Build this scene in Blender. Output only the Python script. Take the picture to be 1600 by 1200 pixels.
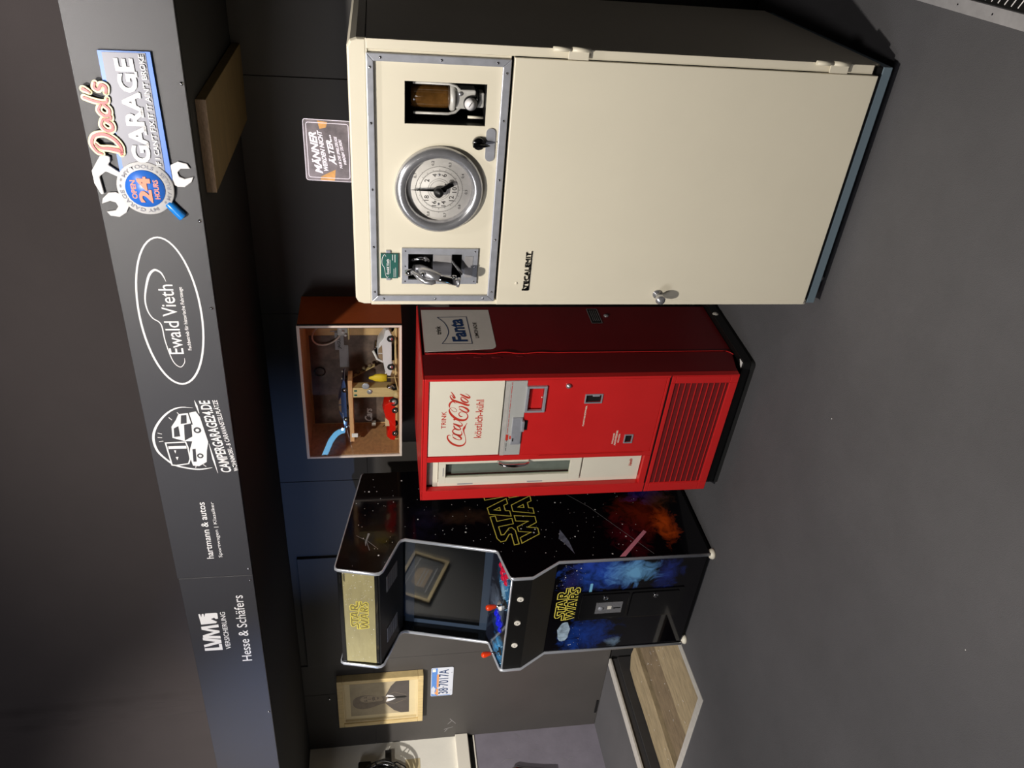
import bpy, bmesh, math, random
from mathutils import Vector, Matrix
R = math.radians
random.seed(7)
for o in list(bpy.data.objects): bpy.data.objects.remove(o)
scene = bpy.context.scene
COL = scene.collection

# ------------------------------------------------------------------ camera
def setup_camera():
    th, ro, yaw = R(9.4), R(1.0), R(-34.0)
    f = Vector((0, math.cos(th), -math.sin(th)))
    r0 = Vector((1, 0, 0)); d0 = Vector((0, -math.sin(th), -math.cos(th)))
    r = math.cos(ro) * r0 + math.sin(ro) * d0
    d = -math.sin(ro) * r0 + math.cos(ro) * d0
    M = Matrix(((math.cos(yaw), math.sin(yaw), 0), (-math.sin(yaw), math.cos(yaw), 0), (0, 0, 1)))
    r, d, f = M @ r, M @ d, M @ f
    cd = bpy.data.cameras.new('camera'); cam = bpy.data.objects.new('camera', cd)
    COL.objects.link(cam)
    m = Matrix.Identity(4)                       # the phone was held sideways: picture right = down
    m.col[0][:3] = d; m.col[1][:3] = r; m.col[2][:3] = -f; m.col[3][:3] = (0, 0, 1.6)
    cam.matrix_world = m
    cd.sensor_fit = 'HORIZONTAL'; cd.sensor_width = 36; cd.lens = 1225 / 1600 * 36
    cd.clip_start = 0.02
    scene.camera = cam
setup_camera()

# ------------------------------------------------------------------ world, lights, exposure
w = bpy.data.worlds.new('world'); scene.world = w; w.use_nodes = True
w.node_tree.nodes['Background'].inputs[0].default_value = (0.55, 0.62, 0.75, 1)
w.node_tree.nodes['Background'].inputs[1].default_value = 0.022
scene.view_settings.view_transform = 'Standard'; scene.view_settings.look = 'None'
scene.view_settings.exposure = 0.0; scene.view_settings.gamma = 1.0
scene.view_settings.use_curve_mapping = False

def light(name, kind, loc, power, color, target=None, size=0.05, cone=None, blend=0.4):
    d = bpy.data.lights.new(name, kind); d.energy = power; d.color = color
    o = bpy.data.objects.new(name, d); COL.objects.link(o); o.location = loc
    if kind == 'AREA': d.size = size
    else: d.shadow_soft_size = size
    if cone: d.spot_size = R(cone); d.spot_blend = blend
    if target is not None:
        o.rotation_euler = (Vector(target) - Vector(loc)).to_track_quat('-Z', 'Y').to_euler()
    return o
light('ceiling_spotlight', 'SPOT', (-1.15, 0.15, 3.46), 400, (1.0, 0.945, 0.86), (-1.5, 2.5, 0.9), 0.04, 120, 0.8)
light('ceiling_spotlight', 'SPOT', (-0.47, 1.75, 3.05), 44, (1.0, 0.95, 0.92), (-0.2, 2.50, 2.3), 0.03, 110, 0.9)
light('ceiling_spotlight', 'SPOT', (-3.45, -0.60, 3.85), 1150, (1.0, 0.95, 0.89), (-5.5, 3.2, 1.1), 0.045, 64, 1.0)
light('curtain_fill_light', 'AREA', (-3.1, -1.4, 3.3), 52, (0.96, 0.95, 1.0), (-3.0, 2.6, 2.2), 1.2)  # added fill, no real fixture: lifts the hanging cloth and the general ambient
light('room_spotlight', 'SPOT', (-0.6, -2.0, 2.45), 9, (1.0, 0.96, 0.92), (-1.2, 2.6, 2.0), 0.05, 50, 1.0)
light('floor_spotlight', 'SPOT', (-0.9, 1.0, 3.6), 90, (1.0, 0.90, 0.74), (-0.85, 1.45, 0.0), 0.05, 40, 1.0)
light('picture_fill_light', 'SPOT', (-4.6, 0.0, 2.9), 26, (1.0, 0.93, 0.82), (-5.55, .85, 2.24), 0.03, 40, 0.5)  # added fill so the van picture shows in the screen reflection
light('blue_tube_glow', 'SPOT', (-5.44, -0.85, 2.05), 150, (0.26, 0.45, 1.0), (-3.15, 3.46, 2.1), 0.012, 20, 0.9)

# ------------------------------------------------------------------ materials
def lin(c):
    return tuple(((v / 255) / 12.92 if v / 255 <= 0.04045 else ((v / 255 + 0.055) / 1.055) ** 2.4) for v in c)
MATS = {}
def mat(name, rgb, rough=0.5, metal=0.0, var=0.0, vscale=6.0, bump=0.0, bscale=200.0, coat=0.0,
        emit=None, estr=0.0, rvar=0.0, alpha=None, ior=1.5, stretch=None):
    m = bpy.data.materials.new(name); m.use_nodes = True
    nt = m.node_tree; b = nt.nodes['Principled BSDF']
    c = lin(rgb)
    b.inputs['Base Color'].default_value = (*c, 1)
    b.inputs['Roughness'].default_value = rough; b.inputs['Metallic'].default_value = metal
    b.inputs['IOR'].default_value = ior
    b.inputs['Coat Weight'].default_value = coat; b.inputs['Coat Roughness'].default_value = 0.03
    tc = nt.nodes.new('ShaderNodeTexCoord')
    src = tc.outputs['Object']
    if stretch:
        mp = nt.nodes.new('ShaderNodeMapping'); mp.inputs['Scale'].default_value = stretch
        nt.links.new(src, mp.inputs['Vector']); src = mp.outputs['Vector']
    if var or rvar:
        n = nt.nodes.new('ShaderNodeTexNoise'); n.inputs['Scale'].default_value = vscale
        n.inputs['Detail'].default_value = 6; n.inputs['Roughness'].default_value = 0.65
        nt.links.new(src, n.inputs['Vector'])
        if var:
            r = nt.nodes.new('ShaderNodeValToRGB')
            r.color_ramp.elements[0].position = 0.3; r.color_ramp.elements[1].position = 0.7
            r.color_ramp.elements[0].color = (*[max(0, v * (1 - var)) for v in c], 1)
            r.color_ramp.elements[1].color = (*[min(1, v * (1 + var)) for v in c], 1)
            nt.links.new(n.outputs['Fac'], r.inputs['Fac']); nt.links.new(r.outputs['Color'], b.inputs['Base Color'])
        if rvar:
            mr = nt.nodes.new('ShaderNodeMapRange')
            mr.inputs['To Min'].default_value = max(0, rough - rvar); mr.inputs['To Max'].default_value = min(1, rough + rvar)
            nt.links.new(n.outputs['Fac'], mr.inputs['Value']); nt.links.new(mr.outputs['Result'], b.inputs['Roughness'])
    if bump:
        n2 = nt.nodes.new('ShaderNodeTexNoise'); n2.inputs['Scale'].default_value = bscale
        n2.inputs['Detail'].default_value = 3
        nt.links.new(src, n2.inputs['Vector'])
        bp = nt.nodes.new('ShaderNodeBump'); bp.inputs['Strength'].default_value = bump; bp.inputs['Distance'].default_value = 0.002
        nt.links.new(n2.outputs['Fac'], bp.inputs['Height']); nt.links.new(bp.outputs['Normal'], b.inputs['Normal'])
    if emit:
        b.inputs['Emission Color'].default_value = (*lin(emit), 1); b.inputs['Emission Strength'].default_value = estr
    MATS[name] = m
    return m
def glassmat(name, tint=(1, 1, 1), ior=1.5, rough=0.0):
    m = bpy.data.materials.new(name); m.use_nodes = True; nt = m.node_tree
    for n in list(nt.nodes): nt.nodes.remove(n)
    out = nt.nodes.new('ShaderNodeOutputMaterial'); mix = nt.nodes.new('ShaderNodeMixShader')
    t = nt.nodes.new('ShaderNodeBsdfTransparent'); t.inputs[0].default_value = (*tint, 1)
    g = nt.nodes.new('ShaderNodeBsdfGlossy'); g.inputs['Roughness'].default_value = rough
    f = nt.nodes.new('ShaderNodeFresnel'); geo = nt.nodes.new('ShaderNodeNewGeometry'); mr = nt.nodes.new('ShaderNodeMapRange')
    mr.inputs['To Min'].default_value = ior; mr.inputs['To Max'].default_value = 1 / ior      # thin pane: no total reflection at the back face
    nt.links.new(geo.outputs['Backfacing'], mr.inputs['Value']); nt.links.new(mr.outputs['Result'], f.inputs['IOR'])
    nt.links.new(f.outputs[0], mix.inputs[0]); nt.links.new(t.outputs[0], mix.inputs[1]); nt.links.new(g.outputs[0], mix.inputs[2])
    nt.links.new(mix.outputs[0], out.inputs[0]); MATS[name] = m
    return m

def art_mat(name, spots, base=(7, 6, 10), rough=0.12, axes='xz'):
    """black printed laminate with soft printed colour clouds: spots = (u, v, ru, rv, rgb, strength)"""
    m = mat(name, base, rough, coat=0.3); nt = m.node_tree; b = nt.nodes['Principled BSDF']
    tc = nt.nodes.new('ShaderNodeTexCoord'); sp = nt.nodes.new('ShaderNodeSeparateXYZ')
    nt.links.new(tc.outputs['Object'], sp.inputs[0])
    nz = nt.nodes.new('ShaderNodeTexNoise'); nz.inputs['Scale'].default_value = 14; nz.inputs['Detail'].default_value = 7
    nz.inputs['Roughness'].default_value = 0.62; nz.inputs['Distortion'].default_value = 0.8
    nt.links.new(tc.outputs['Object'], nz.inputs['Vector'])
    U = sp.outputs['X' if axes[0] == 'x' else 'Y']; V = sp.outputs['Z' if axes[1] == 'z' else 'Y']
    cur = None
    def math_(op, a, bb=None, clamp=False):
        n = nt.nodes.new('ShaderNodeMath'); n.operation = op; n.use_clamp = clamp
        for i, x in enumerate((a, bb)):
            if x is None: continue
            if isinstance(x, (int, float)): n.inputs[i].default_value = x
            else: nt.links.new(x, n.inputs[i])
        return n.outputs[0]
    for (u, v, ru, rv, rgb, st) in spots:
        du = math_('DIVIDE', math_('SUBTRACT', U, u), ru); dv = math_('DIVIDE', math_('SUBTRACT', V, v), rv)
        dd = math_('SQRT', math_('ADD', math_('MULTIPLY', du, du), math_('MULTIPLY', dv, dv)))
        k = math_('SUBTRACT', math_('ADD', 1.0, math_('MULTIPLY', math_('SUBTRACT', nz.outputs['Fac'], 0.5), 2.4)), dd, True)
        k = math_('MULTIPLY', k, st, True)
        mx = nt.nodes.new('ShaderNodeMix'); mx.data_type = 'RGBA'
        nt.links.new(k, mx.inputs['Factor'])
        if cur is None: mx.inputs['A'].default_value = (*lin(base), 1)
        else: nt.links.new(cur, mx.inputs['A'])
        mx.inputs['B'].default_value = (*lin(rgb), 1)
        cur = mx.outputs['Result']
    nt.links.new(cur, b.inputs['Base Color'])
    return m

mat('cream', (228, 220, 199), 0.38, var=0.02, vscale=3, bump=0.05, bscale=90)
mat('cream_white', (232, 226, 208), 0.4, var=0.02, vscale=8)
mat('red', (206, 36, 36), 0.34, var=0.06, vscale=4, rvar=0.08)
mat('red_dark', (104, 14, 20), 0.34, var=0.08, vscale=5)
mat('dark_slot', (6, 6, 6), 0.6)
mat('black', (12, 12, 12), 0.45, var=0.2, vscale=20)
mat('black_gloss', (9, 9, 10), 0.14, coat=0.4)
mat('black_vinyl', (20, 19, 18), 0.42, bump=0.1, bscale=400)
mat('rubber', (22, 22, 22), 0.8)
mat('alu', (178, 180, 188), 0.38, 0.45, var=0.08, vscale=30, rvar=0.12)
mat('alu_dull', (190, 186, 180), 0.5, 0.1, var=0.1, vscale=40)
mat('chrome', (215, 215, 218), 0.07, 1.0)
mat('chrome_worn', (190, 190, 194), 0.24, 0.75, var=0.1, vscale=60)
mat('edge_chrome', (214, 218, 226), 0.22, 0.55)
mat('steel_paint', (196, 194, 188), 0.45, 0.2, var=0.1, vscale=60)
mat('silver_print', (196, 196, 192), 0.4, 0.25, var=0.04)
mat('wall_black', (66, 63, 61), 0.55, var=0.07, vscale=3, bump=0.15, bscale=350)
mat('soffit_black', (17, 16, 16), 0.9, var=0.1)
mat('cloth_black', (52, 46, 46), 0.95, var=0.06, vscale=4, bump=0.3, bscale=600)
mat('board_black', (50, 49, 53), 0.42, var=0.08, vscale=500, bump=0.3, bscale=900)
mat('print_white', (235, 232, 232), 0.5)
mat('sign_white', (204, 202, 202), 0.45)
mat('print_grey', (150, 150, 152), 0.5)
mat('print_red', (196, 52, 34), 0.5)
mat('print_dark', (40, 36, 34), 0.5)
mat('print_navy', (24, 54, 100), 0.5)
mat('yellow_line', (238, 220, 92), 0.5)
mat('floor_carpet', (80, 79, 82), 0.92, var=0.13, vscale=1.6, bump=0.9, bscale=260)
mat('pit_wall', (46, 44, 44), 0.8, var=0.15, vscale=10)
mat('old_wood', (146, 130, 102), 0.8, var=0.28, vscale=9, bump=0.6, bscale=60, stretch=(6, 1, 6))
mat('old_wood_dark', (112, 96, 74), 0.85, var=0.35, vscale=9, bump=0.8, bscale=60, stretch=(6, 1, 6))
mat('ply', (92, 74, 40), 0.8, var=0.2, vscale=5, stretch=(1, 4, 6))
mat('ply_edge', (190, 160, 132), 0.75, var=0.25, vscale=30, bump=0.7, bscale=160, stretch=(2, 2, 12))
mat('case_wood', (206, 158, 112), 0.55, var=0.2, vscale=8, stretch=(1, 5, 8))
mat('marquee_dark', (136, 124, 74), 0.25)
mat('case_orange', (188, 88, 40), 0.45, var=0.12, vscale=6, stretch=(6, 1, 1))
mat('case_frame', (222, 208, 196), 0.45)
mat('card_brown', (210, 172, 122), 0.75, var=0.2, vscale=10)
mat('poster_dark', (104, 86, 76), 0.6, var=0.5, vscale=16)
mat('white_wall', (246, 242, 230), 0.6, var=0.04, vscale=4, bump=0.2, bscale=60)
mat('white_paint', (240, 234, 220), 0.45)
mat('lilac', (130, 125, 136), 0.55, var=0.1, vscale=7, bump=0.2, bscale=60)
mat('frame_wood', (206, 182, 130), 0.45, var=0.15, vscale=12, stretch=(6, 1, 1))
mat('paper_tan', (208, 192, 152), 0.6, var=0.05)
mat('portrait_bg', (168, 154, 126), 0.6, var=0.15, vscale=9)
mat('portrait_skin', (168, 152, 128), 0.6, var=0.15, vscale=30)
mat('portrait_dark', (78, 72, 68), 0.6, var=0.12, vscale=12)
mat('portrait_mid', (128, 116, 100), 0.6, var=0.2, vscale=20)
mat('plate_white', (206, 210, 220), 0.35)
mat('plate_blue', (86, 136, 208), 0.4, var=0.1)
mat('plate_orange', (224, 152, 90), 0.4)
mat('green_card', (34, 92, 84), 0.4, var=0.06)
mat('dial', (212, 208, 202), 0.5, var=0.1, vscale=22)
mat('amber', (86, 58, 26), 0.12, var=0.6, vscale=12, coat=0.5)
mat('dark_glass', (10, 11, 13), 0.05, coat=0.6, ior=1.55)
mat('bezel_reflection_blue', (58, 70, 90), 0.3, coat=0.2)  # bluish reflection on the bezel is put into its base colour
mat('grille_dark', (110, 18, 20), 0.6, bump=0.6, bscale=700)
mat('tin', (96, 88, 90), 0.3, 0.5, var=0.45, vscale=22)
mat('tin_rust', (176, 128, 70), 0.4, 0.3, var=0.3, vscale=40)
mat('tin_white', (230, 222, 236), 0.35)
mat('fanta_white', (214, 208, 202), 0.42, var=0.05, vscale=8)
mat('blue_paint', (44, 104, 196), 0.35)
mat('sign_grey', (104, 104, 112), 0.45, 0.3)
mat('sign_cream', (222, 212, 160), 0.45)
mat('sign_red', (172, 34, 44), 0.4)
mat('sign_orange', (226, 118, 84), 0.4)
mat('handle_blue', (28, 124, 210), 0.25)
mat('stick_red', (240, 66, 22), 0.2, coat=0.5)
mat('btn_red', (214, 26, 62), 0.25)
mat('btn_blue', (30, 40, 224), 0.25)
mat('btn_white', (238, 232, 220), 0.3)
mat('glow_white', (250, 246, 240), 0.4)
mat('yellow', (226, 196, 40), 0.6)
mat('car_silver', (226, 226, 230), 0.3, 0.1, coat=0.4)
mat('car_red', (222, 34, 20), 0.2, coat=0.5)
mat('car_blue', (72, 92, 140), 0.25, coat=0.4)
mat('beige', (214, 190, 150), 0.5)
mat('neon', (150, 220, 255), 0.3, emit=(120, 205, 255), estr=9)
mat('blue_steel', (120, 138, 150), 0.45, 0.3)
mat('nebula_pale', (158, 206, 236), 0.3)
mat('pink', (226, 138, 158), 0.3)
mat('pale_blue', (130, 200, 236), 0.3)
mat('ship_grey', (110, 112, 130), 0.35, var=0.4, vscale=60)
mat('rock_grey', (150, 170, 186), 0.4, var=0.5, vscale=50)
mat('plate_metal', (160, 158, 160), 0.45, 0.1, var=0.12, vscale=20)
mat('marquee', (164, 154, 112), 0.22, var=0.1, vscale=9, stretch=(1, 1, 4))
mat('paper_photo', (150, 128, 100), 0.5, var=0.3, vscale=9)
glassmat('glass', (0.97, 0.98, 0.97), 1.5)
glassmat('glass_green', (0.86, 0.90, 0.86), 1.5)

# ------------------------------------------------------------------ mesh builder
class MB:
    def __init__(s): s.v = []; s.f = []; s.sm = set()
    def quadbox(s, P):
        n = len(s.v); s.v += [tuple(p) for p in P]
        s.f += [(n, n+1, n+2, n+3), (n+4, n+7, n+6, n+5), (n, n+4, n+5, n+1), (n+1, n+5, n+6, n+2), (n+2, n+6, n+7, n+3), (n+3, n+7, n+4, n)]
        return s
    def box(s, x0, x1, y0, y1, z0, z1):
        return s.quadbox([(x0, y0, z0), (x1, y0, z0), (x1, y1, z0), (x0, y1, z0), (x0, y0, z1), (x1, y0, z1), (x1, y1, z1), (x0, y1, z1)])
    def poly(s, pts):
        n = len(s.v); s.v += [tuple(p) for p in pts]; s.f.append(tuple(range(n, n + len(pts)))); return s
    def prism(s, pts, a, b):
        """pts 3d list at one side; translate by vector a..b"""
        a, b = Vector(a), Vector(b); n = len(s.v); k = len(pts)
        s.v += [tuple(Vector(p) + a) for p in pts] + [tuple(Vector(p) + b) for p in pts]
        s.f.append(tuple(range(n, n + k))); s.f.append(tuple(range(n + 2 * k - 1, n + k - 1, -1)))
        for i in range(k):
            j = (i + 1) % k; s.f.append((n + i, n + k + i, n + k + j, n + j))
        return s
    def rings(s, rings, closed=False, caps=True, smooth=True):
        k = len(rings[0]); base = len(s.v); f0 = len(s.f)
        for r in rings: s.v += [tuple(p) for p in r]
        m = len(rings)
        for i in range(m if closed else m - 1):
            for j in range(k):
                a = base + i * k; b = base + ((i + 1) % m) * k
                s.f.append((a + j, a + (j + 1) % k, b + (j + 1) % k, b + j))
        if smooth: s.sm.update(range(f0, len(s.f)))
        if caps and not closed:
            s.f.append(tuple(base + j for j in range(k - 1, -1, -1))); s.f.append(tuple(base + (m - 1) * k + j for j in range(k)))
        return s
    def lathe(s, prof, o, axis=(0, 0, 1), seg=24, caps=True):
        """prof: (radius, height) along axis from o"""
        ax = Vector(axis).normalized(); t = Vector((1, 0, 0)) if abs(ax.x) < 0.9 else Vector((0, 1, 0))
        u = ax.cross(t).normalized(); v = ax.cross(u); o = Vector(o)
        return s.rings([[o + ax * h + (u * math.cos(2 * math.pi * j / seg) + v * math.sin(2 * math.pi * j / seg)) * r for j in range(seg)] for r, h in prof], caps=caps)
    def cyl(s, p0, p1, r0, r1=None, seg=16):
        p0, p1 = Vector(p0), Vector(p1); r1 = r0 if r1 is None else r1
        return s.lathe([(r0, 0), (r1, (p1 - p0).length)], p0, p1 - p0, seg)
    def tube(s, path, r, seg=10, closed=False):
        P = [Vector(p) for p in path]; n = len(P); rr = []; up = None
        for i in range(n):
            a = P[(i - 1) % n] if (closed or i > 0) else P[i]; b = P[(i + 1) % n] if (closed or i < n - 1) else P[i]
            t = (b - a).normalized()
            if up is None: up = Vector((0, 0, 1)) if abs(t.z) < 0.9 else Vector((1, 0, 0))
            u = (up - t * up.dot(t)).normalized(); up = u; v = t.cross(u)
            q = r[i] if isinstance(r, (list, tuple)) else r
            rr.append([P[i] + (u * math.cos(2 * math.pi * j / seg) + v * math.sin(2 * math.pi * j / seg)) * q for j in range(seg)])
        return s.rings(rr, closed=closed)
    def sphere(s, c, r, seg=16, sx=1, sy=1, sz=1):
        c = Vector(c); rings = []
        for i in range(1, seg // 2):
            a = math.pi * i / (seg // 2)
            rings.append([c + Vector((r * sx * math.sin(a) * math.cos(2 * math.pi * j / seg), r * sy * math.sin(a) * math.sin(2 * math.pi * j / seg), r * sz * math.cos(a))) for j in range(seg)])
        return s.rings(rings)
    def build(s, name, m, parent=None, bevel=0.0, loc=None, seg=2, tri=False):
        me = bpy.data.meshes.new(name); me.from_pydata(s.v, [], s.f)
        for i in s.sm: me.polygons[i].use_smooth = True
        bm = bmesh.new(); bm.from_mesh(me)
        bmesh.ops.recalc_face_normals(bm, faces=bm.faces)
        bm.to_mesh(me); bm.free()
        mm = MATS[m] if isinstance(m, str) else m
        me.materials.append(mm)
        o = bpy.data.objects.new(name, me); COL.objects.link(o)
        if parent: o.parent = parent
        if loc: o.location = loc
        if bevel:
            b = o.modifiers.new('bevel', 'BEVEL'); b.width = bevel; b.segments = seg; b.limit_method = 'ANGLE'; b.angle_limit = R(50)
            b.harden_normals = False
        return o

def thing(name, label, cat, loc=(0, 0, 0), rotz=0.0, group=None):
    o = bpy.data.objects.new(name, None); COL.objects.link(o); o.empty_display_size = 0.1
    o.location = loc; o.rotation_euler = (0, 0, rotz); o['label'] = label; o['category'] = cat
    if group: o['group'] = group
    return o
def tag(o, label, cat, group=None):
    o['label'] = label; o['category'] = cat
    if group: o['group'] = group
    return o
def struct(o): o['kind'] = 'structure'; return o
def link_copy(src, parent=None, loc=None):
    c = src.copy(); COL.objects.link(c)
    if parent is not None: c.parent = parent
    if loc is not None: c.location = loc
    return c

def front(y):                 # a plane facing -y at depth y
    return lambda u, v, w=0.0: (u, y - w, v)
def side(x):                  # a plane facing +x
    return lambda u, v, w=0.0: (x + w, u, v)
def catmull(P, n=6, closed=False):
    out = []; m = len(P)
    rng = range(m if closed else m - 1)
    for i in rng:
        p0 = P[(i - 1) % m] if (closed or i > 0) else P[0]; p1 = P[i]; p2 = P[(i + 1) % m]
        p3 = P[(i + 2) % m] if (closed or i + 2 < m) else P[-1]
        for k in range(n):
            t = k / n
            out.append(tuple(0.5 * ((2 * b) + (-a + c) * t + (2 * a - 5 * b + 4 * c - d) * t * t + (-a + 3 * b - 3 * c + d) * t ** 3) for a, b, c, d in zip(p0, p1, p2, p3)))
    if not closed: out.append(tuple(P[-1]))
    return out
def ribbon(mb, pts, width=None, mp=front(0), w=0.0006, closed=False):
    """flat stroke; pts (u,v[,width])"""
    n = len(pts); L = []; Rr = []
    for i in range(n):
        a = pts[(i - 1) % n] if (closed or i > 0) else pts[i]; b = pts[(i + 1) % n] if (closed or i < n - 1) else pts[i]
        p = pts[i]
        def nrm(q, s_):
            dx, dy = s_[0] - q[0], s_[1] - q[1]; l = math.hypot(dx, dy) or 1; return (-dy / l, dx / l)
        n1 = nrm(a, p) if a is not p else nrm(p, b); n2 = nrm(p, b) if b is not p else n1
        bx, by = n1[0] + n2[0], n1[1] + n2[1]; l = math.hypot(bx, by)
        if l < 1e-6: bx, by, l = n1[0], n1[1], 1
        bx /= l; by /= l
        k = 1 / max(0.35, bx * n1[0] + by * n1[1])
        h = (width if width is not None else p[2]) / 2 * k
        L.append((p[0] + bx * h, p[1] + by * h)); Rr.append((p[0] - bx * h, p[1] - by * h))
    for i in range(n if closed else n - 1):
        j = (i + 1) % n
        mb.poly([mp(*L[i], w), mp(*L[j], w), mp(*Rr[j], w), mp(*Rr[i], w)])
    return mb
def disc(mb, u, v, r, mp, w=0.0006, seg=8, ry=None):
    ry = ry or r
    mb.poly([mp(u + r * math.cos(2 * math.pi * k / seg), v + ry * math.sin(2 * math.pi * k / seg), w) for k in range(seg)])
    return mb
def rect(mb, u0, u1, v0, v1, mp, w=0.0006):
    mb.poly([mp(u0, v0, w), mp(u1, v0, w), mp(u1, v1, w), mp(u0, v1, w)]); return mb
def rrect(u0, u1, v0, v1, r, n=4):
    pts = []
    for cx, cy, a0 in ((u1 - r, v1 - r, 0), (u0 + r, v1 - r, 90), (u0 + r, v0 + r, 180), (u1 - r, v0 + r, 270)):
        for k in range(n + 1):
            a = R(a0 + 90 * k / n); pts.append((cx + r * math.cos(a), cy + r * math.sin(a)))
    return pts
def star_dots(name, parent, mp, area, n, m='print_white', avoid=(), seed=1, rr=(0.0012, 0.0032), inside=None):
    rnd = random.Random(seed); mb = MB(); c = 0
    while c < n:
        u = rnd.uniform(area[0], area[1]); v = rnd.uniform(area[2], area[3])
        if inside and not inside(u, v): continue
        disc(mb, u, v, rnd.uniform(*rr) * (1.6 if rnd.random() < 0.12 else 0.8), mp, 0.0007, 6); c += 1
    o = mb.build(name, m, parent); o['kind'] = 'stuff'; return o

def text(name, s, parent, mp, u, v, wdt, hgt, m, depth=0.0004, bold=0.0, shear=0.0, out=0.0005, warp=None, thick=False, quad=None):
    """lettering fitted to a box: (u,v) lower-left, wdt x hgt"""
    cu = bpy.data.curves.new(name, 'FONT'); cu.body = s; cu.size = 1; cu.offset = bold; cu.shear = shear
    cu.extrude = 0.02 if thick else 0.0; cu.resolution_u = 3
    ob = bpy.data.objects.new(name + '_src', cu); COL.objects.link(ob)
    bpy.context.view_layer.update()
    dg = bpy.context.evaluated_depsgraph_get()
    me = bpy.data.meshes.new_from_object(ob.evaluated_get(dg))
    bpy.data.objects.remove(ob)
    xs = [p.co.x for p in me.vertices]; ys = [p.co.y for p in me.vertices]
    if not xs: return None
    x0, x1, y0, y1 = min(xs), max(xs), min(ys), max(ys)
    for p in me.vertices:
        a = (p.co.x - x0) / (x1 - x0 or 1); b = (p.co.y - y0) / (y1 - y0 or 1)
        ww = out + (depth if p.co.z > 0 else 0.0)
        if warp: uu, vv = warp(a, b)
        else: uu, vv = u + wdt * a, v + hgt * b
        p.co = Vector(mp(uu, vv, ww))
    me.materials.clear(); me.materials.append(MATS[m])
    o = bpy.data.objects.new(name, me); COL.objects.link(o)
    if parent: o.parent = parent
    return o

def holed_plate(mb, x0, x1, z0, z1, y0, y1, holes):
    xs = sorted({x0, x1, *[h[0] for h in holes], *[h[1] for h in holes]}); zs = sorted({z0, z1, *[h[2] for h in holes], *[h[3] for h in holes]})
    for i in range(len(xs) - 1):
        for j in range(len(zs) - 1):
            cx, cz = (xs[i] + xs[i+1]) / 2, (zs[j] + zs[j+1]) / 2
            if any(h[0] < cx < h[1] and h[2] < cz < h[3] for h in holes): continue
            mb.box(xs[i], xs[i+1], y0, y1, zs[j], zs[j+1])
    return mb

STAR = [([[(0,0),(2.4,0),(3.0,.5),(3.0,1.1),(2.1,2.4),(2.1,3.0),(3.6,3.0),(3.6,0),(4.6,0),(4.6,3.0),(5.6,3.0),(5.6,4),(1.7,4),(1.0,3.5),(1.0,2.5),(1.95,1.4),(1.95,1.0),(0,1.0)],
         [(5.0,0),(6.0,0),(6.2,.8),(7.2,.8),(7.4,0),(8.4,0),(7.3,4),(6.1,4)], [(6.4,1.7),(7.0,1.7),(6.7,2.8)],
         [(8.8,0),(9.7,0),(9.7,1.3),(10.6,0),(13,0),(13,1),(11.2,1),(10.9,1.5),(11.4,2.0),(11.4,3.4),(10.8,4),(8.8,4)], [(9.7,2.2),(10.4,2.2),(10.4,3.0),(9.7,3.0)]])][0]
WARS = [[(0,4),(1,4),(1.5,1.6),(2.1,4),(2.9,4),(3.5,1.6),(4.0,4),(5,4),(4.1,0),(3.0,0),(2.5,2.0),(2.0,0),(.9,0)],
        [(4.7,0),(5.7,0),(5.9,.8),(6.9,.8),(7.1,0),(8.1,0),(7.0,4),(5.8,4)], [(6.1,1.7),(6.7,1.7),(6.4,2.8)],
        [(8.4,0),(9.2,0),(9.2,1.3),(9.8,0),(10.7,0),(10.2,1.5),(10.6,1.9),(10.6,3.4),(10.1,4),(8.4,4)], [(9.2,2.3),(9.8,2.3),(9.8,3.1),(9.2,3.1)],
        [(11.0,0),(12.4,0),(13,.5),(13,1.3),(12.0,2.5),(12.0,3.0),(13.2,3.0),(13.2,4),(11.6,4),(11,3.4),(11,2.5),(12,1.4),(12,1.0),(11.0,1.0)]]
def space_logo(parent, mp, warp, lw, fill='black_gloss'):
    """two-line outlined block lettering; warp maps (0..1, 0..1) to surface"""
    a = MB(); b = MB()
    for rows, oy in ((STAR, 4.6), (WARS, 0.0)):
        for poly in rows:
            pts = [warp(p[0] / 13.2, (p[1] + oy) / 8.6) for p in poly]
            b.poly([mp(u, v, 0.0005) for u, v in pts])
            ribbon(a, pts, lw, mp, 0.0009, closed=True)
    b.build('lettering_fill', fill, parent)
    a.build('lettering', 'yellow_line', parent)
# ================================================================== the room
FX0, FX1, FY0, FY1 = -5.57, 2.3, -2.2, 3.46
PX0, PX1, PY0 = -4.75, -3.525, 2.27           # floor pit
fl = MB()
for (a, b, c, d) in ((FX0, PX0 - 0.08, FY0, FY1), (PX0 - 0.08, FX1, FY0, PY0), (PX1 + .0, FX1, PY0, FY1), (PX0 - .08, PX0, PY0, PY0 + .25)):
    fl.box(a, b, c, d, -0.06, 0.0)
fl.box(PX0 - .08, PX0 - .02, PY0 + .25, FY1, -0.06, 0.0)
floor = struct(fl.build('floor', 'floor_carpet'))
MB().box(PX0 - .05, PX0 - .005, PY0, FY1, -0.18, -0.0605).build('pit_wall', 'pit_wall', floor)
MB().box(PX1, PX1 + .04, PY0, FY1, -0.18, -0.0605).build('pit_wall', 'pit_wall', floor)
MB().box(PX0, PX1, PY0 - .04, PY0, -0.18, -0.0605).build('pit_wall', 'pit_wall', floor)
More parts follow.
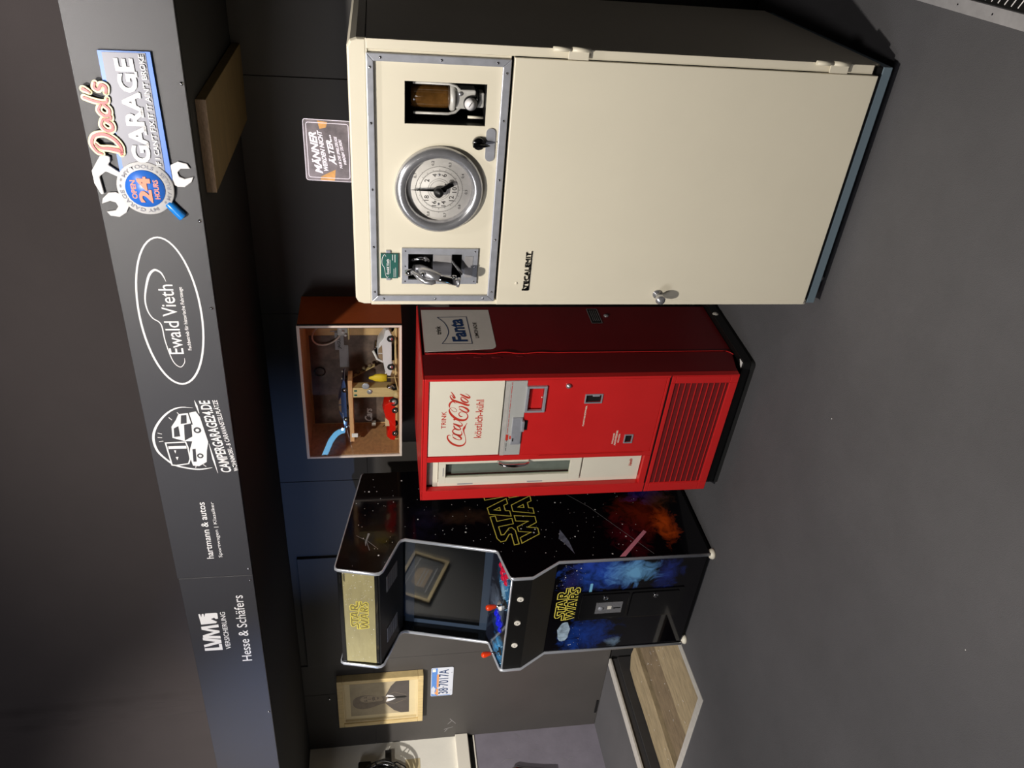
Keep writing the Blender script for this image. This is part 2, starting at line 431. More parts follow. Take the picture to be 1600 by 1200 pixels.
def plank(x0, x1, y0, y1, z0, z1, m, seed, chip=False):
    rnd = random.Random(seed); mb = MB(); n = 7; rings = []
    for i in range(n + 1):
        y = y0 + (y1 - y0) * i / n; j = lambda: rnd.uniform(-.004, .004)
        e = 0.03 * rnd.random() if (chip and i == n) else 0
        rings.append([(x0 + j(), y - e, z0), (x1 + j(), y - e, z0), (x1 + j(), y - e * .3, z1 + j() * .6), ((x0 + x1) / 2, y + e, z1 + j() * .8), (x0 + j(), y - e, z1 + j() * .6)])
    mb.rings(rings, smooth=False); return mb.build('plank', m, floor, bevel=0.003, seg=1)
plank(PX0 + .004, -4.502, PY0 + .01, 3.36, -.18, -.118, 'old_wood', 1, True)
plank(-4.496, -4.212, PY0 + .01, 3.45, -.18, -.148, 'old_wood_dark', 2)  # darker wood colour stands in for shade beside the raised board
plank(-4.206, PX1 - .006, PY0 + .01, 3.45, -.18, -.132, 'old_wood', 3)
mb = MB(); rnd = random.Random(4)
for k in range(5):      # splintered end of the left board
    x = PX0 + .03 + k * .045; mb.quadbox([(x, 3.34, -.18), (x + .04, 3.34, -.18), (x + .03, 3.40 + rnd.random() * .05, -.18), (x + .01, 3.40, -.18), (x, 3.34, -.12), (x + .04, 3.34, -.125), (x + .03, 3.39 + rnd.random() * .05, -.14), (x + .01, 3.38, -.15)])
mb.build('splintered_end', 'old_wood', floor)
mb = MB(); rnd = random.Random(5)
for k in range(60):     # paint flecks on the boards
    x, y = rnd.uniform(PX0 + .1, PX1 - .03), rnd.uniform(PY0 + .03, 3.2); a = rnd.uniform(0, 3); L = rnd.uniform(.004, .016)
    zt = -.117 if x < -4.5 else (-.147 if x < -4.21 else -.131)
    ribbon(mb, [(x, y), (x + L * math.cos(a), y + L * math.sin(a))], .0025, lambda u, v, w=0: (u, v, zt + .001 + w))
mb.build('paint_flecks', 'print_white', floor)['kind'] = 'stuff'
def strip(pts, wd, z=0.004):
    mb = MB()
    for (x0, y0), (x1, y1) in pts:
        dx, dy = x1 - x0, y1 - y0; l = math.hypot(dx, dy); nx, ny = -dy / l * wd / 2, dx / l * wd / 2
        mb.quadbox([(x0 + nx, y0 + ny, -.012), (x0 - nx, y0 - ny, -.012), (x1 - nx, y1 - ny, -.012), (x1 + nx, y1 + ny, -.012),
                    (x0 + nx, y0 + ny, z), (x0 - nx, y0 - ny, z), (x1 - nx, y1 - ny, z), (x1 + nx, y1 + ny, z)])
    return mb
strip([((-4.786, 3.45), (-4.79, PY0 - .02))], .075).build('metal_edge', 'alu_dull', floor, bevel=.003)
strip([((-3.52, 3.40), (-3.52, PY0 - .0))], .044).build('metal_edge', 'alu_dull', floor, bevel=.002)
strip([((-3.498, PY0), (-5.5, PY0 - .03))], .046, .0045).build('metal_edge', 'alu_dull', floor, bevel=.002)
mb = MB(); rnd = random.Random(9)
for k in range(16):
    disc(mb, rnd.uniform(-3.4, .2), rnd.uniform(.6, 2.2), rnd.uniform(.0015, .0035), lambda u, v, w=0: (u, v, .001), 0, 6)
mb.build('lint_specks', 'print_white', floor)['kind'] = 'stuff'

wb = MB(); wb.box(FX0 - .1, FX1, 3.475, 3.6, -.2, 4.4)
wall_back = struct(wb.build('wall_back', 'soffit_black'))
def panel(x0, x1, z0, z1, y=3.46, m='wall_black', par=None, g=.0015):
    return MB().box(x0 + g, x1 - g, y, 3.475, z0 + .0005, z1 - .0005).build('panel', m, par or wall_back, bevel=.001, seg=1)
for a, b in ((-5.57, -4.578), (-4.578, -3.5), (-3.5, -2.4), (-2.4, -1.3), (-1.3, -.2), (-.2, .9), (.9, 2.3)): panel(a, b, 0, 1.69)
for a, b in ((-5.57, -4.924), (-4.924, -4.6), (-3.56, -2.97), (-2.97, -1.9), (-1.9, -.797), (-.797, .3), (.3, 2.3)): panel(a, b, 1.69, 2.172)
panel(-4.6, -3.56, 1.69, 2.172, 3.466)
MB().box(-4.59, -3.57, 3.448, 3.466, 1.70, 2.125).build('hatch_panel', 'wall_black', wall_back, bevel=.003)
mb = MB()
for (u, v, a, L) in ((-5.44, 1.12, 1.9, .07), (-5.40, 1.10, .6, .08), (-5.46, 1.16, 2.6, .04), (-5.36, 1.13, 2.5, .05)):
    ribbon(mb, [(u, v), (u + L * math.cos(a), v + L * math.sin(a))], .003, front(3.4598))
mb.build('scuff_marks', 'plate_metal', wall_back)
MB().box(-5.41, -5.26, 3.452, 3.461, .012, .026).build('skirting_gap', 'dark_slot', wall_back)
MB().cyl((-4.96, 3.46, 2.005), (-4.955, 3.44, 2.0), .004).build('hook', 'chrome', wall_back)

wl = MB(); wl.box(FX0 - .15, FX0, 2.35, 3.47, 1.0, 2.172)
wall_left = struct(wl.build('wall_left', 'white_wall'))
MB().box(FX0 - .15, FX0, 2.35, 3.47, -.06, .955).build('lower_panel', 'lilac', wall_left)
MB().box(FX0 - .15, FX0 + .006, 2.35, 3.455, .955, .964).build('trim_line', 'white_paint', wall_left)
MB().box(FX0 - .15, FX0 - .012, 2.35, 3.455, .964, 1.0).build('shadow_gap', 'black', wall_left)
MB().box(FX0 - .1, FX0 + .035, 2.35, 3.458, 1.006, 1.10).build('sill', 'white_paint', wall_left, bevel=.004)
MB().box(FX0 - .15, FX0, FY0, 2.35, -.06, 4.4).build('dark_panel', 'wall_black', wall_left)
MB().box(FX0 - .15, FX0, 2.35, 3.47, 2.172, 4.4).build('upper_dark_panel', 'wall_black', wall_left)
mb = MB(); rnd = random.Random(6)
for k in range(16):
    y, zz = rnd.uniform(2.9, 3.42), rnd.uniform(.15, .92); a = rnd.uniform(.2, 1.8); L = rnd.uniform(.02, .09)
    ribbon(mb, [(y, zz), (y + L * math.cos(a) * .5, zz + L * math.sin(a) * .5), (y + L * math.cos(a + .3), zz + L * math.sin(a + .3))], .0016, side(FX0 + .0004))
mb.build('scratches', 'plate_metal', wall_left)['kind'] = 'stuff'
MB().prism([(FX0, 3.23, 1.372), (FX0, 3.312, 1.372), (FX0, 3.312, 1.478), (FX0, 3.23, 1.478)], (0, 0, 0), (.0015, 0, 0)).build('paper_sticker', 'paper_tan', wall_left)
wr = struct(MB().box(FX1, FX1 + .1, FY0, 3.6, -.06, 4.4).build('wall_right', 'wall_black'))
wf = struct(MB().box(FX0, FX1, FY0 - .1, FY0, -.06, 4.4).build('wall_front', 'wall_black'))
ceiling = struct(MB().box(FX0 - .15, FX1, FY0, 3.6, 4.3, 4.4).build('ceiling', 'soffit_black'))
# lowered soffit behind the lettered fascia
sf = MB(); sf.prism([(-5.57, 2.40, 2.1725), (FX1, 2.72, 2.1725), (FX1, 3.475, 2.1725), (-5.57, 3.475, 2.1725)], (0, 0, 0), (0, 0, .02))
struct(sf.build('trim_1', 'soffit_black')); 

# black cloth hung above the fascia
mb = MB(); nx, nz = 720, 8; n0 = 0
for i in range(nx + 1):
    for k in range(nz + 1):
        x = -5.5 + 7.6 * i / nx; z = 2.30 + 2.0 * k / nz; t = (z - 2.3) / 2
        d = .006 * math.sin(x * 3.1 + z) + .004 * math.sin(x * 7 + 2 * z)
        for c, wd, am in ((-3.93 - .13 * t, .022, .08), (-3.985 - .13 * t, .014, .07), (-4.04 - .16 * t, .02, .08), (-3.86 - .10 * t, .03, .02), (-5.1, .05, .03)):
            d += am * math.exp(-((x - c) / wd) ** 2) * (.35 + .65 * t)
        mb.v.append((x, 2.86 - d, z))
for i in range(nx):
    for k in range(nz):
        a = i * (nz + 1) + k; mb.f.append((a, a + nz + 1, a + nz + 2, a + 1)); mb.sm.add(len(mb.f) - 1)
tag(mb.build('curtain', 'cloth_black'), 'black cloth hanging above the lettered board up to the ceiling', 'curtain')

# ================================================================== the lettered fascia board
BN = thing('fascia_board', 'long black board with white business names running above the machines', 'sign board', (-4.07, 2.44, 0), R(2.34))
F0 = front(0)
MB().box(-1.50, 1.4055, 0, .012, 2.172, 2.478).build('board', 'board_black', BN, bevel=.0012, seg=1)
MB().box(1.4075, 5.6, 0, .012, 2.172, 2.482).build('board', 'board_black', BN, bevel=.0012, seg=1)
MB().box(-1.50, 5.6, .012, .05, 2.176, 2.47).build('batten', 'soffit_black', BN)
sc0 = None
for (u, v) in ((3.445, 2.181), (3.014, 2.184), (2.695, 2.186), (1.444, 2.186), (1.376, 2.186), (.471, 2.184), (4.3, 2.183), (2.0, 2.186)):
    if sc0 is None: sc0 = MB().sphere((0, 0, 0), .0062, 12, 1, .6, 1).build('screw', 'chrome', BN)
    s_ = sc0 if u == 3.445 else link_copy(sc0, BN); s_.location = (u, -.001, v)
# -- oval car dealer logo
def oval(cx, cy, a, b, rot, n=56, w0=1.0):
    return [(cx + a * math.cos(t) * math.cos(rot) - b * math.sin(t) * math.sin(rot), cy + a * math.cos(t) * math.sin(rot) + b * math.sin(t) * math.cos(rot)) for t in [2 * math.pi * k / n for k in range(n)]]
mb = MB(); pts = [(x, y, .0052 + .0022 * math.sin(3.14 * (k / 56)) ) for k, (x, y) in enumerate(oval(2.671, 2.325, .284, .103, 0))]
ribbon(mb, pts, None, F0, closed=True); mb.build('oval_line', 'print_white', BN)
car = [(2.7958, 2.3218, .001), (2.815, 2.327, .004), (2.8311, 2.3357, .006), (2.838, 2.3543, .0075), (2.8113, 2.3762, .008), (2.7398, 2.398, .0055), (2.691, 2.3989, .0045), (2.658, 2.3866, .004), (2.6328, 2.3624, .004), (2.5647, 2.3584, .0035), (2.4858, 2.3447, .0032), (2.4587, 2.3229, .003), (2.4764, 2.3058, .0025), (2.4959, 2.3031, .001)]
ribbon(mb := MB(), catmull(car, 6), None, F0); mb.build('car_outline', 'print_white', BN)
text('lettering', 'Ewald Vieth', BN, F0, 2.513, 2.302, .272, .049, 'print_white', bold=.004)
for u in (2.518, 2.556, 2.606, 2.634, 2.651, 2.689, 2.7045, 2.738, 2.7555, 2.776):
    pass
text('lettering', 'Fachbetrieb für historische Fahrzeuge', BN, F0, 2.528, 2.270, .248, .016, 'print_white', bold=.012)
# -- campervan garage logo
arc = [(2.281, 2.302, .001), (2.283, 2.3547, .005), (2.255, 2.4026, .0075), (2.1995, 2.4455, .0085), (2.1456, 2.4638, .009), (2.0865, 2.458, .0085), (2.0386, 2.4272, .0075), (2.0138, 2.4001, .007), (1.9983, 2.3559, .0065), (1.9914, 2.3153, .0065), (1.9979, 2.2675, .002)]
mb = MB(); ribbon(mb, catmull(arc, 5), None, F0)
ribbon(mb, [(2.3141, 2.2935, .001), (2.29, 2.289, .007), (2.255, 2.2841, .002)], None, F0); ribbon(mb, [(2.1157, 2.2661, .001), (2.04, 2.2585, .0075), (1.9695, 2.25, .001)], None, F0)
for a, b, c, d in ((2.24, 2.395, 2.228, 2.385), (2.262, 2.362, 2.25, 2.355), (2.17, 2.445, 2.165, 2.43), (2.15, 2.448, 2.148, 2.432), (2.13, 2.446, 2.132, 2.43), (2.03, 2.40, 2.04, 2.392), (2.0, 2.33, 2.012, 2.326), (2.004, 2.29, 2.015, 2.30)):
    ribbon(mb, [(a, b), (c, d)], .0028, F0)
mb.build('logo_arch', 'print_white', BN)
mb = MB()
body = [(2.2537, 2.3584), (2.2589, 2.3206), (2.2645, 2.295), (2.239, 2.2834), (2.1223, 2.2678), (2.0796, 2.2782), (2.0264, 2.2852), (2.0068, 2.3159), (2.0108, 2.3383), (2.0584, 2.3449), (2.0944, 2.3373), (2.1273, 2.3256), (2.13, 2.355), (2.146, 2.395), (2.1978, 2.3912), (2.2287, 2.3704)]
mb.poly([F0(u, v, .0006) for u, v in body]); mb.build('logo_car', 'print_white', BN)
for P in ([(2.2100, 2.3560), (2.2480, 2.3500), (2.2500, 2.3300), (2.2120, 2.3340)], [(2.15, 2.388), (2.19, 2.384), (2.2, 2.366), (2.152, 2.366)], [(2.132, 2.352), (2.205, 2.345), (2.212, 2.318), (2.15, 2.322)],
          [(2.03, 2.334), (2.09, 2.330), (2.092, 2.318), (2.03, 2.322)], [(2.262, 2.325), (2.205, 2.318), (2.205, 2.313), (2.262, 2.32)]):
    MB().poly([F0(u, v, .0011) for u, v in P]).build('logo_shadow_patch', 'board_black', BN)
for u, v, r in ((2.179, 2.300, .014), (2.0576, 2.305, .012)):
    disc(mb := MB(), u, v, r, F0, .0012, 16); mb.build('logo_tyre', 'board_black', BN)
    disc(mb := MB(), u, v, r / 2, F0, .0016, 12); mb.build('logo_hub', 'print_white', BN)
van = [(2.1235, 2.4235), (2.0179, 2.4149), (2.0150, 2.40), (2.022, 2.3526), (2.045, 2.344), (2.1, 2.345), (2.126, 2.35)]
ribbon(mb := MB(), van, .0052, F0, .0018, closed=True); mb.build('logo_van', 'print_white', BN)
MB().poly([F0(u, v, .0014) for u, v in van]).build('logo_van_fill', 'board_black', BN)
for P in ([(2.108, 2.416), (2.095, 2.416), (2.095, 2.350), (2.108, 2.35)], [(2.088, 2.398), (2.072, 2.394), (2.088, 2.390)], [(2.056, 2.396), (2.040, 2.392), (2.056, 2.386)]):
    MB().poly([F0(u, v, .002) for u, v in P]).build('logo_van_window', 'print_white', BN)
text('lettering', 'CAMPERGARAGE24.DE', BN, F0, 0, 0, 1, 1, 'print_white', bold=.02, warp=lambda a, b: (1.972 + .340 * a, 2.196 + .0435 * a + .0395 * b))
text('lettering', 'WOHNMOBIL- & CARAVANSTELLPLÄTZE', BN, F0, 0, 0, 1, 1, 'print_white', bold=.015, warp=lambda a, b: (1.977 + .336 * a, 2.170 + .0425 * a + .0215 * b))
text('lettering', 'hartmann & autos', BN, F0, 1.515, 2.319, .309, .028, 'print_white', bold=.01)
text('lettering', 'Sportwagen | Klassiker', BN, F0, 1.519, 2.2805, .304, .018, 'print_white')
mb = MB()
for P in ([(.944, 2.349), (.985, 2.349), (.985, 2.362), (.962, 2.362), (.962, 2.427), (.944, 2.427)],
          [(.968, 2.427), (.985, 2.427), (1.0, 2.375), (1.016, 2.427), (1.033, 2.427), (1.012, 2.349), (.990, 2.349)],
          [(1.02, 2.349), (1.037, 2.349), (1.042, 2.40), (1.060, 2.349), (1.072, 2.349), (1.090, 2.40), (1.095, 2.349), (1.113, 2.349), (1.104, 2.424), (1.085, 2.424), (1.066, 2.375), (1.048, 2.424), (1.030, 2.424)],
          [(1.118, 2.422), (1.186, 2.426), (1.186, 2.418), (1.165, 2.416), (1.186, 2.411), (1.186, 2.404), (1.165, 2.402), (1.187, 2.397), (1.187, 2.35), (1.183, 2.345), (1.150, 2.346), (1.148, 2.356), (1.158, 2.362), (1.150, 2.376), (1.130, 2.352), (1.122, 2.358)]):
    mb.poly([F0(u, v, .0006) for u, v in P])
mb.build('insurance_logo', 'print_white', BN)
text('lettering', 'VERSICHERUNG', BN, F0, .946, 2.312, .244, .022, 'print_white', bold=.01)
text('lettering', 'Hesse & Schäfers', BN, F0, .857, 2.226, .431, .044, 'print_white', bold=.004)

# -- tin garage sign fixed on the board: a thing of its own
GS = thing('garage_sign', 'embossed metal garage sign with blue edge, wrenches and round badge on the black board', 'sign', (-4.07, 2.44, 0), R(2.34))
FS = front(-.012)
MB().prism([(3.150, 0, 2.2475), (3.532, 0, 2.2545), (3.530, 0, 2.400), (3.165, 0, 2.400)], (0, -.002, 0), (0, -.010, 0)).build('back_plate', 'blue_paint', GS)
MB().prism([(3.150, 0, 2.265), (3.528, 0, 2.268), (3.526, 0, 2.388), (3.165, 0, 2.388)], (0, -.009, 0), (0, -.012, 0)).build('front_plate', 'sign_grey', GS)
def slab(nm, s, warp, m, bold, extra=None):
    return text(nm, s, GS, lambda u, v, w: (u, -.012 - w * 1, v), 0, 0, 1, 1, m, depth=.004, out=.0002, bold=bold, warp=warp, thick=True)
slab('lettering', 'GARAGE', lambda a, b: (3.206 + .306 * a, 2.298 + .006 * a + .054 * b), 'sign_white', .035)
mb = MB()        # slab serifs on the A, R and E feet
for i, u in enumerate((3.262, 3.300, 3.311, 3.352, 3.366, 3.408, 3.468)):
    MB().box(u - .008, u + .008, -.0162, -.012, 2.299, 2.306).build('serif', 'sign_white', GS)
slab('lettering', "IF I CAN'T FIX IT IT AIN'T BROKE", lambda a, b: (3.196 + .328 * a, 2.2715 + .001 * a + .016 * b), 'sign_white', .02)
script = [[(3.262, 2.452, 4), (3.250, 2.440, 7), (3.248, 2.412, 10), (3.243, 2.388, 11), (3.236, 2.380, 8)],
          [(3.232, 2.438, 5), (3.240, 2.452, 7), (3.262, 2.462, 8), (3.285, 2.452, 9), (3.292, 2.425, 9), (3.280, 2.398, 9), (3.255, 2.380, 8), (3.232, 2.382, 6)],
          [(3.335, 2.418, 6), (3.318, 2.424, 7), (3.303, 2.412, 8), (3.305, 2.396, 8), (3.322, 2.394, 7), (3.335, 2.412, 7), (3.337, 2.396, 7), (3.347, 2.393, 5)],
          [(3.378, 2.416, 6), (3.362, 2.424, 7), (3.348, 2.412, 8), (3.350, 2.397, 8), (3.366, 2.394, 7), (3.380, 2.408, 7)],
          [(3.398, 2.458, 7), (3.390, 2.436, 7), (3.385, 2.412, 7), (3.386, 2.398, 7), (3.396, 2.394, 5)],
          [(3.422, 2.456, 9), (3.418, 2.448, 7), (3.413, 2.440, 4)],
          [(3.440, 2.420, 6), (3.428, 2.424, 7), (3.422, 2.414, 8), (3.436, 2.404, 8), (3.430, 2.392, 8), (3.414, 2.394, 7)]]
for nm, m, add, yy in (('script_border', 'sign_cream', 12, -.0165), ('script_lettering', 'sign_red', 0, -.0195)):
    mb = MB()
    for s_ in script:
        P = catmull([(u, v, (q + add) * .001) for u, v, q in s_], 5)
        for i, (u, v, q) in enumerate(P):      # rounded embossed stroke
            if i % 2 == 0 or i in (0, len(P) - 1): disc(mb, u, v, q / 2, front(yy), .0003, 12)
        ribbon(mb, P, None, front(yy))
    o = mb.build(nm, m, GS); sd = o.modifiers.new('thickness', 'SOLIDIFY'); sd.thickness = .004; sd.offset = -1 if nm == 'x' else 0
badge = MB().lathe([(.0, .0), (.084, .0), (.086, .004), (.084, .009), (.0, .010)], (3.124, -.008, 2.331), (0, -1, 0), 48, caps=False).build('badge', 'sign_white', GS)
MB().lathe([(.0, .0), (.060, .0), (.059, .003), (.0, .0035)], (3.124, -.0175, 2.331), (0, -1, 0), 40, caps=False).build('badge_centre', 'blue_paint', GS)
FB = lambda u, v, w: (u, -.0212 - w, v)
text('lettering', '24', GS, FB, 3.080, 2.312, .084, .040, 'sign_orange', bold=.04, depth=.002, thick=True)
text('lettering', 'OPEN', GS, FB, 3.092, 2.357, .060, .016, 'sign_orange', bold=.03)
text('lettering', 'HOURS', GS, FB, 3.092, 2.289, .062, .016, 'sign_orange', bold=.03)
def ring_text(s, a0, a1, r, h, flip=False):
    def wp(a, b):
        t = R(a0 + (a1 - a0) * a); q = r + (h * b if not flip else -h * b)
        return 3.124 + q * math.cos(t), 2.331 + q * math.sin(t)
    text('lettering', s, GS, lambda u, v, w: (u, -.0182 - w, v), 0, 0, 1, 1, 'sign_grey', bold=.01, warp=wp)
ring_text('MY GARAGE *', 205, 80, .065, .0125); ring_text('* MY TOOLS', 72, -28, .065, .0125); ring_text('* MY RULES *', 228, 326, .078, .0125, True)
def wrench(a, cx, cy, ang, nm='wrench'):
    c, s = math.cos(ang), math.sin(ang); mb = MB()
    D = .058
    P = [(0, -.012), (D + .020, -.014), (D + .032, -.031), (D + .052, -.040), (D + .080, -.033), (D + .094, -.020), (D + .066, -.016), (D + .054, -.004), (D + .056, .010), (D + .070, .016), (D + .098, .006), (D + .096, .024), (D + .074, .040), (D + .046, .038), (D + .028, .026), (D + .014, .013), (0, .012)]
    mb.prism([(cx + u * c - v * s, 0, cy + u * s + v * c) for u, v in P], (0, -.003, 0), (0, -.0075, 0))
    return mb.build(nm, 'sign_white', GS, bevel=.0022)
wrench(0, 3.124, 2.331, R(119)); wrench(0, 3.124, 2.331, R(-68))
P = [(3.226, 2.432), (3.221, 2.420), (3.206, 2.422), (3.196, 2.430), (3.170, 2.396), (3.156, 2.404), (3.174, 2.440), (3.158, 2.462), (3.102, 2.458), (3.100, 2.468), (3.136, 2.482), (3.176, 2.482), (3.205, 2.462), (3.222, 2.450)]
MB().prism([(u, 0, v) for u, v in P], (0, -.003, 0), (0, -.013, 0)).build('hammer', 'sign_white', GS, bevel=.003)
MB().cyl((3.076, -.009, 2.272), (3.028, -.009, 2.232), .0135, .0150, 10).build('screwdriver_handle', 'handle_blue', GS, bevel=.002)

# plywood block screwed under the soffit
pb = MB().prism([(-1.000, 2.675, 2.139), (-.700, 2.690, 2.139), (-.675, 3.452, 2.133), (-.975, 3.452, 2.137)], (0, 0, 0), (0, 0, .0325))
o = pb.build('wooden_block', 'ply', bevel=.001, seg=1); tag(o, 'plain plywood block fixed under the dark overhang near the garage sign', 'wood block')
MB().box(-.30, 0, -.003, 0, 0, .0325).build('sawn_end', 'ply_edge', o, loc=(-.7005, 2.687, 2.139)).rotation_euler = (0, 0, R(2.9))
# ================================================================== cream lubricating-oil cabinet
CB = thing('oil_dispensing_cabinet', 'tall cream steel oil dispensing cabinet with round gauge and wide door', 'cabinet', (-1.256, 2.351, 0), R(-1.0))
W = .829; DP = .905
def rbox(mb, x0, x1, y0, y1, z0, z1): return mb.box(x0, x1, y0, y1, z0, z1)
mb = MB()
mb.box(0, W, .30, DP, .07, 1.628)
mb.box(0, .012, .022, .30, .07, 1.628); mb.box(W - .012, W, .022, .30, .07, 1.628)
mb.box(.012, W - .012, .022, .30, .07, 1.2); mb.box(.012, W - .012, .022, .30, 1.60, 1.628)
mb.build('body', 'cream', CB)
# rounded top cap
mb = MB(); prof = [(0, 1.631), (W, 1.631), (W, 1.655), (W - .006, 1.672), (W - .022, 1.681), (.022, 1.681), (.006, 1.672), (0, 1.655)]
prof2 = [(x if .01 < x < W - .01 else x, z) for x, z in prof]
mb.rings([[(x + (.004 if x < W / 2 else -.004), 0, z - .003 * (z > 1.65)) for x, z in prof], [(x, .008, z) for x, z in prof], [(x, DP, z) for x, z in prof]], smooth=False)
mb.build('top_cap', 'cream', CB, bevel=.002)
# front frame around the control panel and the door
mb = MB()
mb.box(0, .0185, -.001, .022, .0725, 1.628)                      # left stile
mb.box(W - .027, W, 0, .022, .10, 1.628)                         # right stile
mb.box(.0185, W - .027, 0, .022, 1.6285 - .003, 1.628)
mb.build('front_frame', 'cream', CB, bevel=.0015)
mb = MB(); holed_plate(mb, .019, .801, 1.221, 1.626, .004, .010, [(.600, .720, 1.285, 1.5225), (.092, .188, 1.428, 1.512), (.092, .188, 1.334, 1.371)])
cp_ = mb.build('control_panel', 'cream', CB)
for hx0, hx1, hz0, hz1, d in ((.598, .722, 1.283, 1.5245, .17), (.090, .190, 1.33, 1.515, .09)):
    mb = MB(); t = .004      # open-fronted tray
    n = [(hx0, .0105, hz0), (hx1, .0105, hz0), (hx1, .0105, hz1), (hx0, .0105, hz1)]; f = [(x, d, z) for x, y, z in n]
    mb.v += n + f; mb.f += [(0, 1, 5, 4), (1, 2, 6, 5), (2, 3, 7, 6), (3, 0, 4, 7), (4, 5, 6, 7)]
    o = mb.build('recess', 'black', CB); sd = o.modifiers.new('thickness', 'SOLIDIFY'); sd.thickness = .003; sd.offset = 0
# polished trim bars, mitred, with screws
o_ = (.0145, .793, 1.2205, 1.629); i_ = (.0355, .7715, 1.2445, 1.609)
bars = [[(o_[0], o_[3]), (o_[1], o_[3]), (i_[1], i_[3]), (i_[0], i_[3])], [(o_[0], o_[2]), (i_[0], i_[2]), (i_[1], i_[2]), (o_[1], o_[2])],
        [(o_[0], o_[2]), (o_[0], o_[3]), (i_[0], i_[3]), (i_[0], i_[2])], [(o_[1], o_[2]), (i_[1], i_[2]), (i_[1], i_[3]), (o_[1], o_[3])]]
scr = [[(.05, 1.619), (.21, 1.619), (.40, 1.619), (.60, 1.619), (.755, 1.619)], [(.05, 1.232), (.24, 1.232), (.44, 1.232), (.62, 1.232), (.755, 1.232)],
       [(.025, 1.59), (.025, 1.42), (.025, 1.26)], [(.782, 1.59), (.782, 1.42), (.782, 1.26)]]
sc1 = None
for P, S in zip(bars, scr):
    b = MB().prism([(u, 0, v) for u, v in P], (0, .004, 0), (0, -.006, 0)).build('trim_bar', 'alu', CB, bevel=.0022)
    for (u, v) in S:
        if sc1 is None: sc1 = MB().sphere((0, 0, 0), .0042, 10, 1, .5, 1).build('screw', 'chrome', b); q = sc1
        else: q = link_copy(sc1, b)
        q.location = (u, -.0065, v)
# door
mb = MB().box(.0195, W - .0285, -.010, .012, .083, 1.2125); door = mb.build('door', 'cream', CB, bevel=.002)
MB().box(.003, .0195, -.008, 0, .083, 1.2125).build('door_edge', 'cream', CB, bevel=.0015)
MB().box(W - .0282, W - .0268, -.001, .001, .085, 1.213).build('seam', 'dark_slot', CB)
MB().box(0.001, W - .001, .0215, .2, 1.6282, 1.6308).build('cap_seam', 'dark_slot', CB)
MB().box(.0005, W + .0004, .0, .021, 1.6282, 1.6308).build('cap_seam', 'cream_white', CB)
for zc in (1.05, .241):
    h = MB().cyl((W + .000, -.008, zc - .055), (W + .000, -.008, zc), .0075, seg=12).build('hinge', 'cream', CB)
    MB().cyl((W + .000, -.008, zc + .0015), (W + .000, -.008, zc + .055), .0068, seg=12).build('hinge_knuckle', 'cream', h)
    MB().box(W - .026, W - .001, -.0135, -.010, zc - .05, zc + .01).build('hinge_leaf', 'cream', h, bevel=.001)
kb = MB().lathe([(.0, 0), (.016, .0), (.016, .004), (.007, .007), (.006, .02), (.012, .026), (.0165, .034), (.0175, .043), (.014, .051), (.0, .054)], (.046, -.010, .6485), (0, -1, 0), 24, caps=False).build('door_knob', 'chrome_worn', CB)
# dents
MB().sphere((.086, -.0098, 1.15), .006, 10, 1, .25, 1).build('dent', 'cream', CB)
text('nameplate', 'TECALEMIT', CB, front(-.0105), 0, 0, 1, 1, 'black_gloss', depth=.004, bold=.0, thick=True, warp=lambda a, b: (.068 + .133 * a, 1.1105 + .0165 * b))
mb = MB(); mb.box(.060, .205, -.0135, -.0112, 1.1065, 1.1095); mb.build('nameplate_bar', 'chrome', CB)
MB().prism([(.060, 0, 1.1095), (.075, 0, 1.1095), (.066, 0, 1.120), (.066, 0, 1.130), (.060, 0, 1.130)], (0, -.0112, 0), (0, -.0135, 0)).build('nameplate_swash', 'black_gloss', CB)
# base frame and castors
mb = MB(); mb.box(.004, W - .004, .002, .03, .036, .0665); mb.box(.004, .03, .03, DP - .01, .036, .0665); mb.box(W - .03, W - .004, .03, DP - .01, .036, .0665); mb.box(.03, W - .03, DP - .03, DP - .01, .036, .0665)
mb.build('base_rail', 'blue_steel', CB, bevel=.002)
MB().box(.006, W - .006, .004, DP, .0668, .0828).build('door_gap', 'dark_slot', CB)
wh = None
for (x, y) in ((.79, .055), (.085, .05), (.79, .84), (.085, .84)):
    if wh is None:
        wh = MB().lathe([(.0, -.009), (.014, -.009), (.018, -.006), (.018, .006), (.014, .009), (.0, .009)], (0, 0, 0), (1, 0, 0), 20, caps=False).build('castor', 'chrome_worn', CB)
        fk = MB().box(-.012, .012, -.010, .010, .014, .0185).build('castor_fork', 'rubber', wh); q = wh
    else:
        q = link_copy(wh, CB); link_copy(fk, q)
    q.location = (x, y, .018)

# gauge
GX, GZ = .402, 1.4165
g = MB().lathe([(.100, -.002), (.134, -.002), (.136, .004), (.134, .016), (.126, .024), (.114, .026), (.105, .022), (.101, .012), (.100, -.002)], (GX, .004, GZ), (0, -1, 0), 64, caps=False).build('gauge_bezel', 'chrome_worn', CB)
g2 = MB().lathe([(.0, 0), (.1005, 0), (.1005, .001), (.0, .001)], (GX, .0035, GZ), (0, -1, 0), 48, caps=False).build('gauge_dial', 'dial', CB)
FD = front(.0022)
mb = MB()
for k in range(100):
    a = R(90 - 3.6 * k); r0, r1 = (.058, .0645 if k % 5 == 0 else .061)
    ribbon(mb, [(GX + r0 * math.cos(a), GZ + r0 * math.sin(a)), (GX + r1 * math.cos(a), GZ + r1 * math.sin(a))], .0007, FD)
for k in range(80):
    a = R(90 - 4.5 * k); r0, r1 = (.072, .076 if k % 10 == 0 else .074)
    ribbon(mb, [(GX + r0 * math.cos(a), GZ + r0 * math.sin(a)), (GX + r1 * math.cos(a), GZ + r1 * math.sin(a))], .0006, FD)
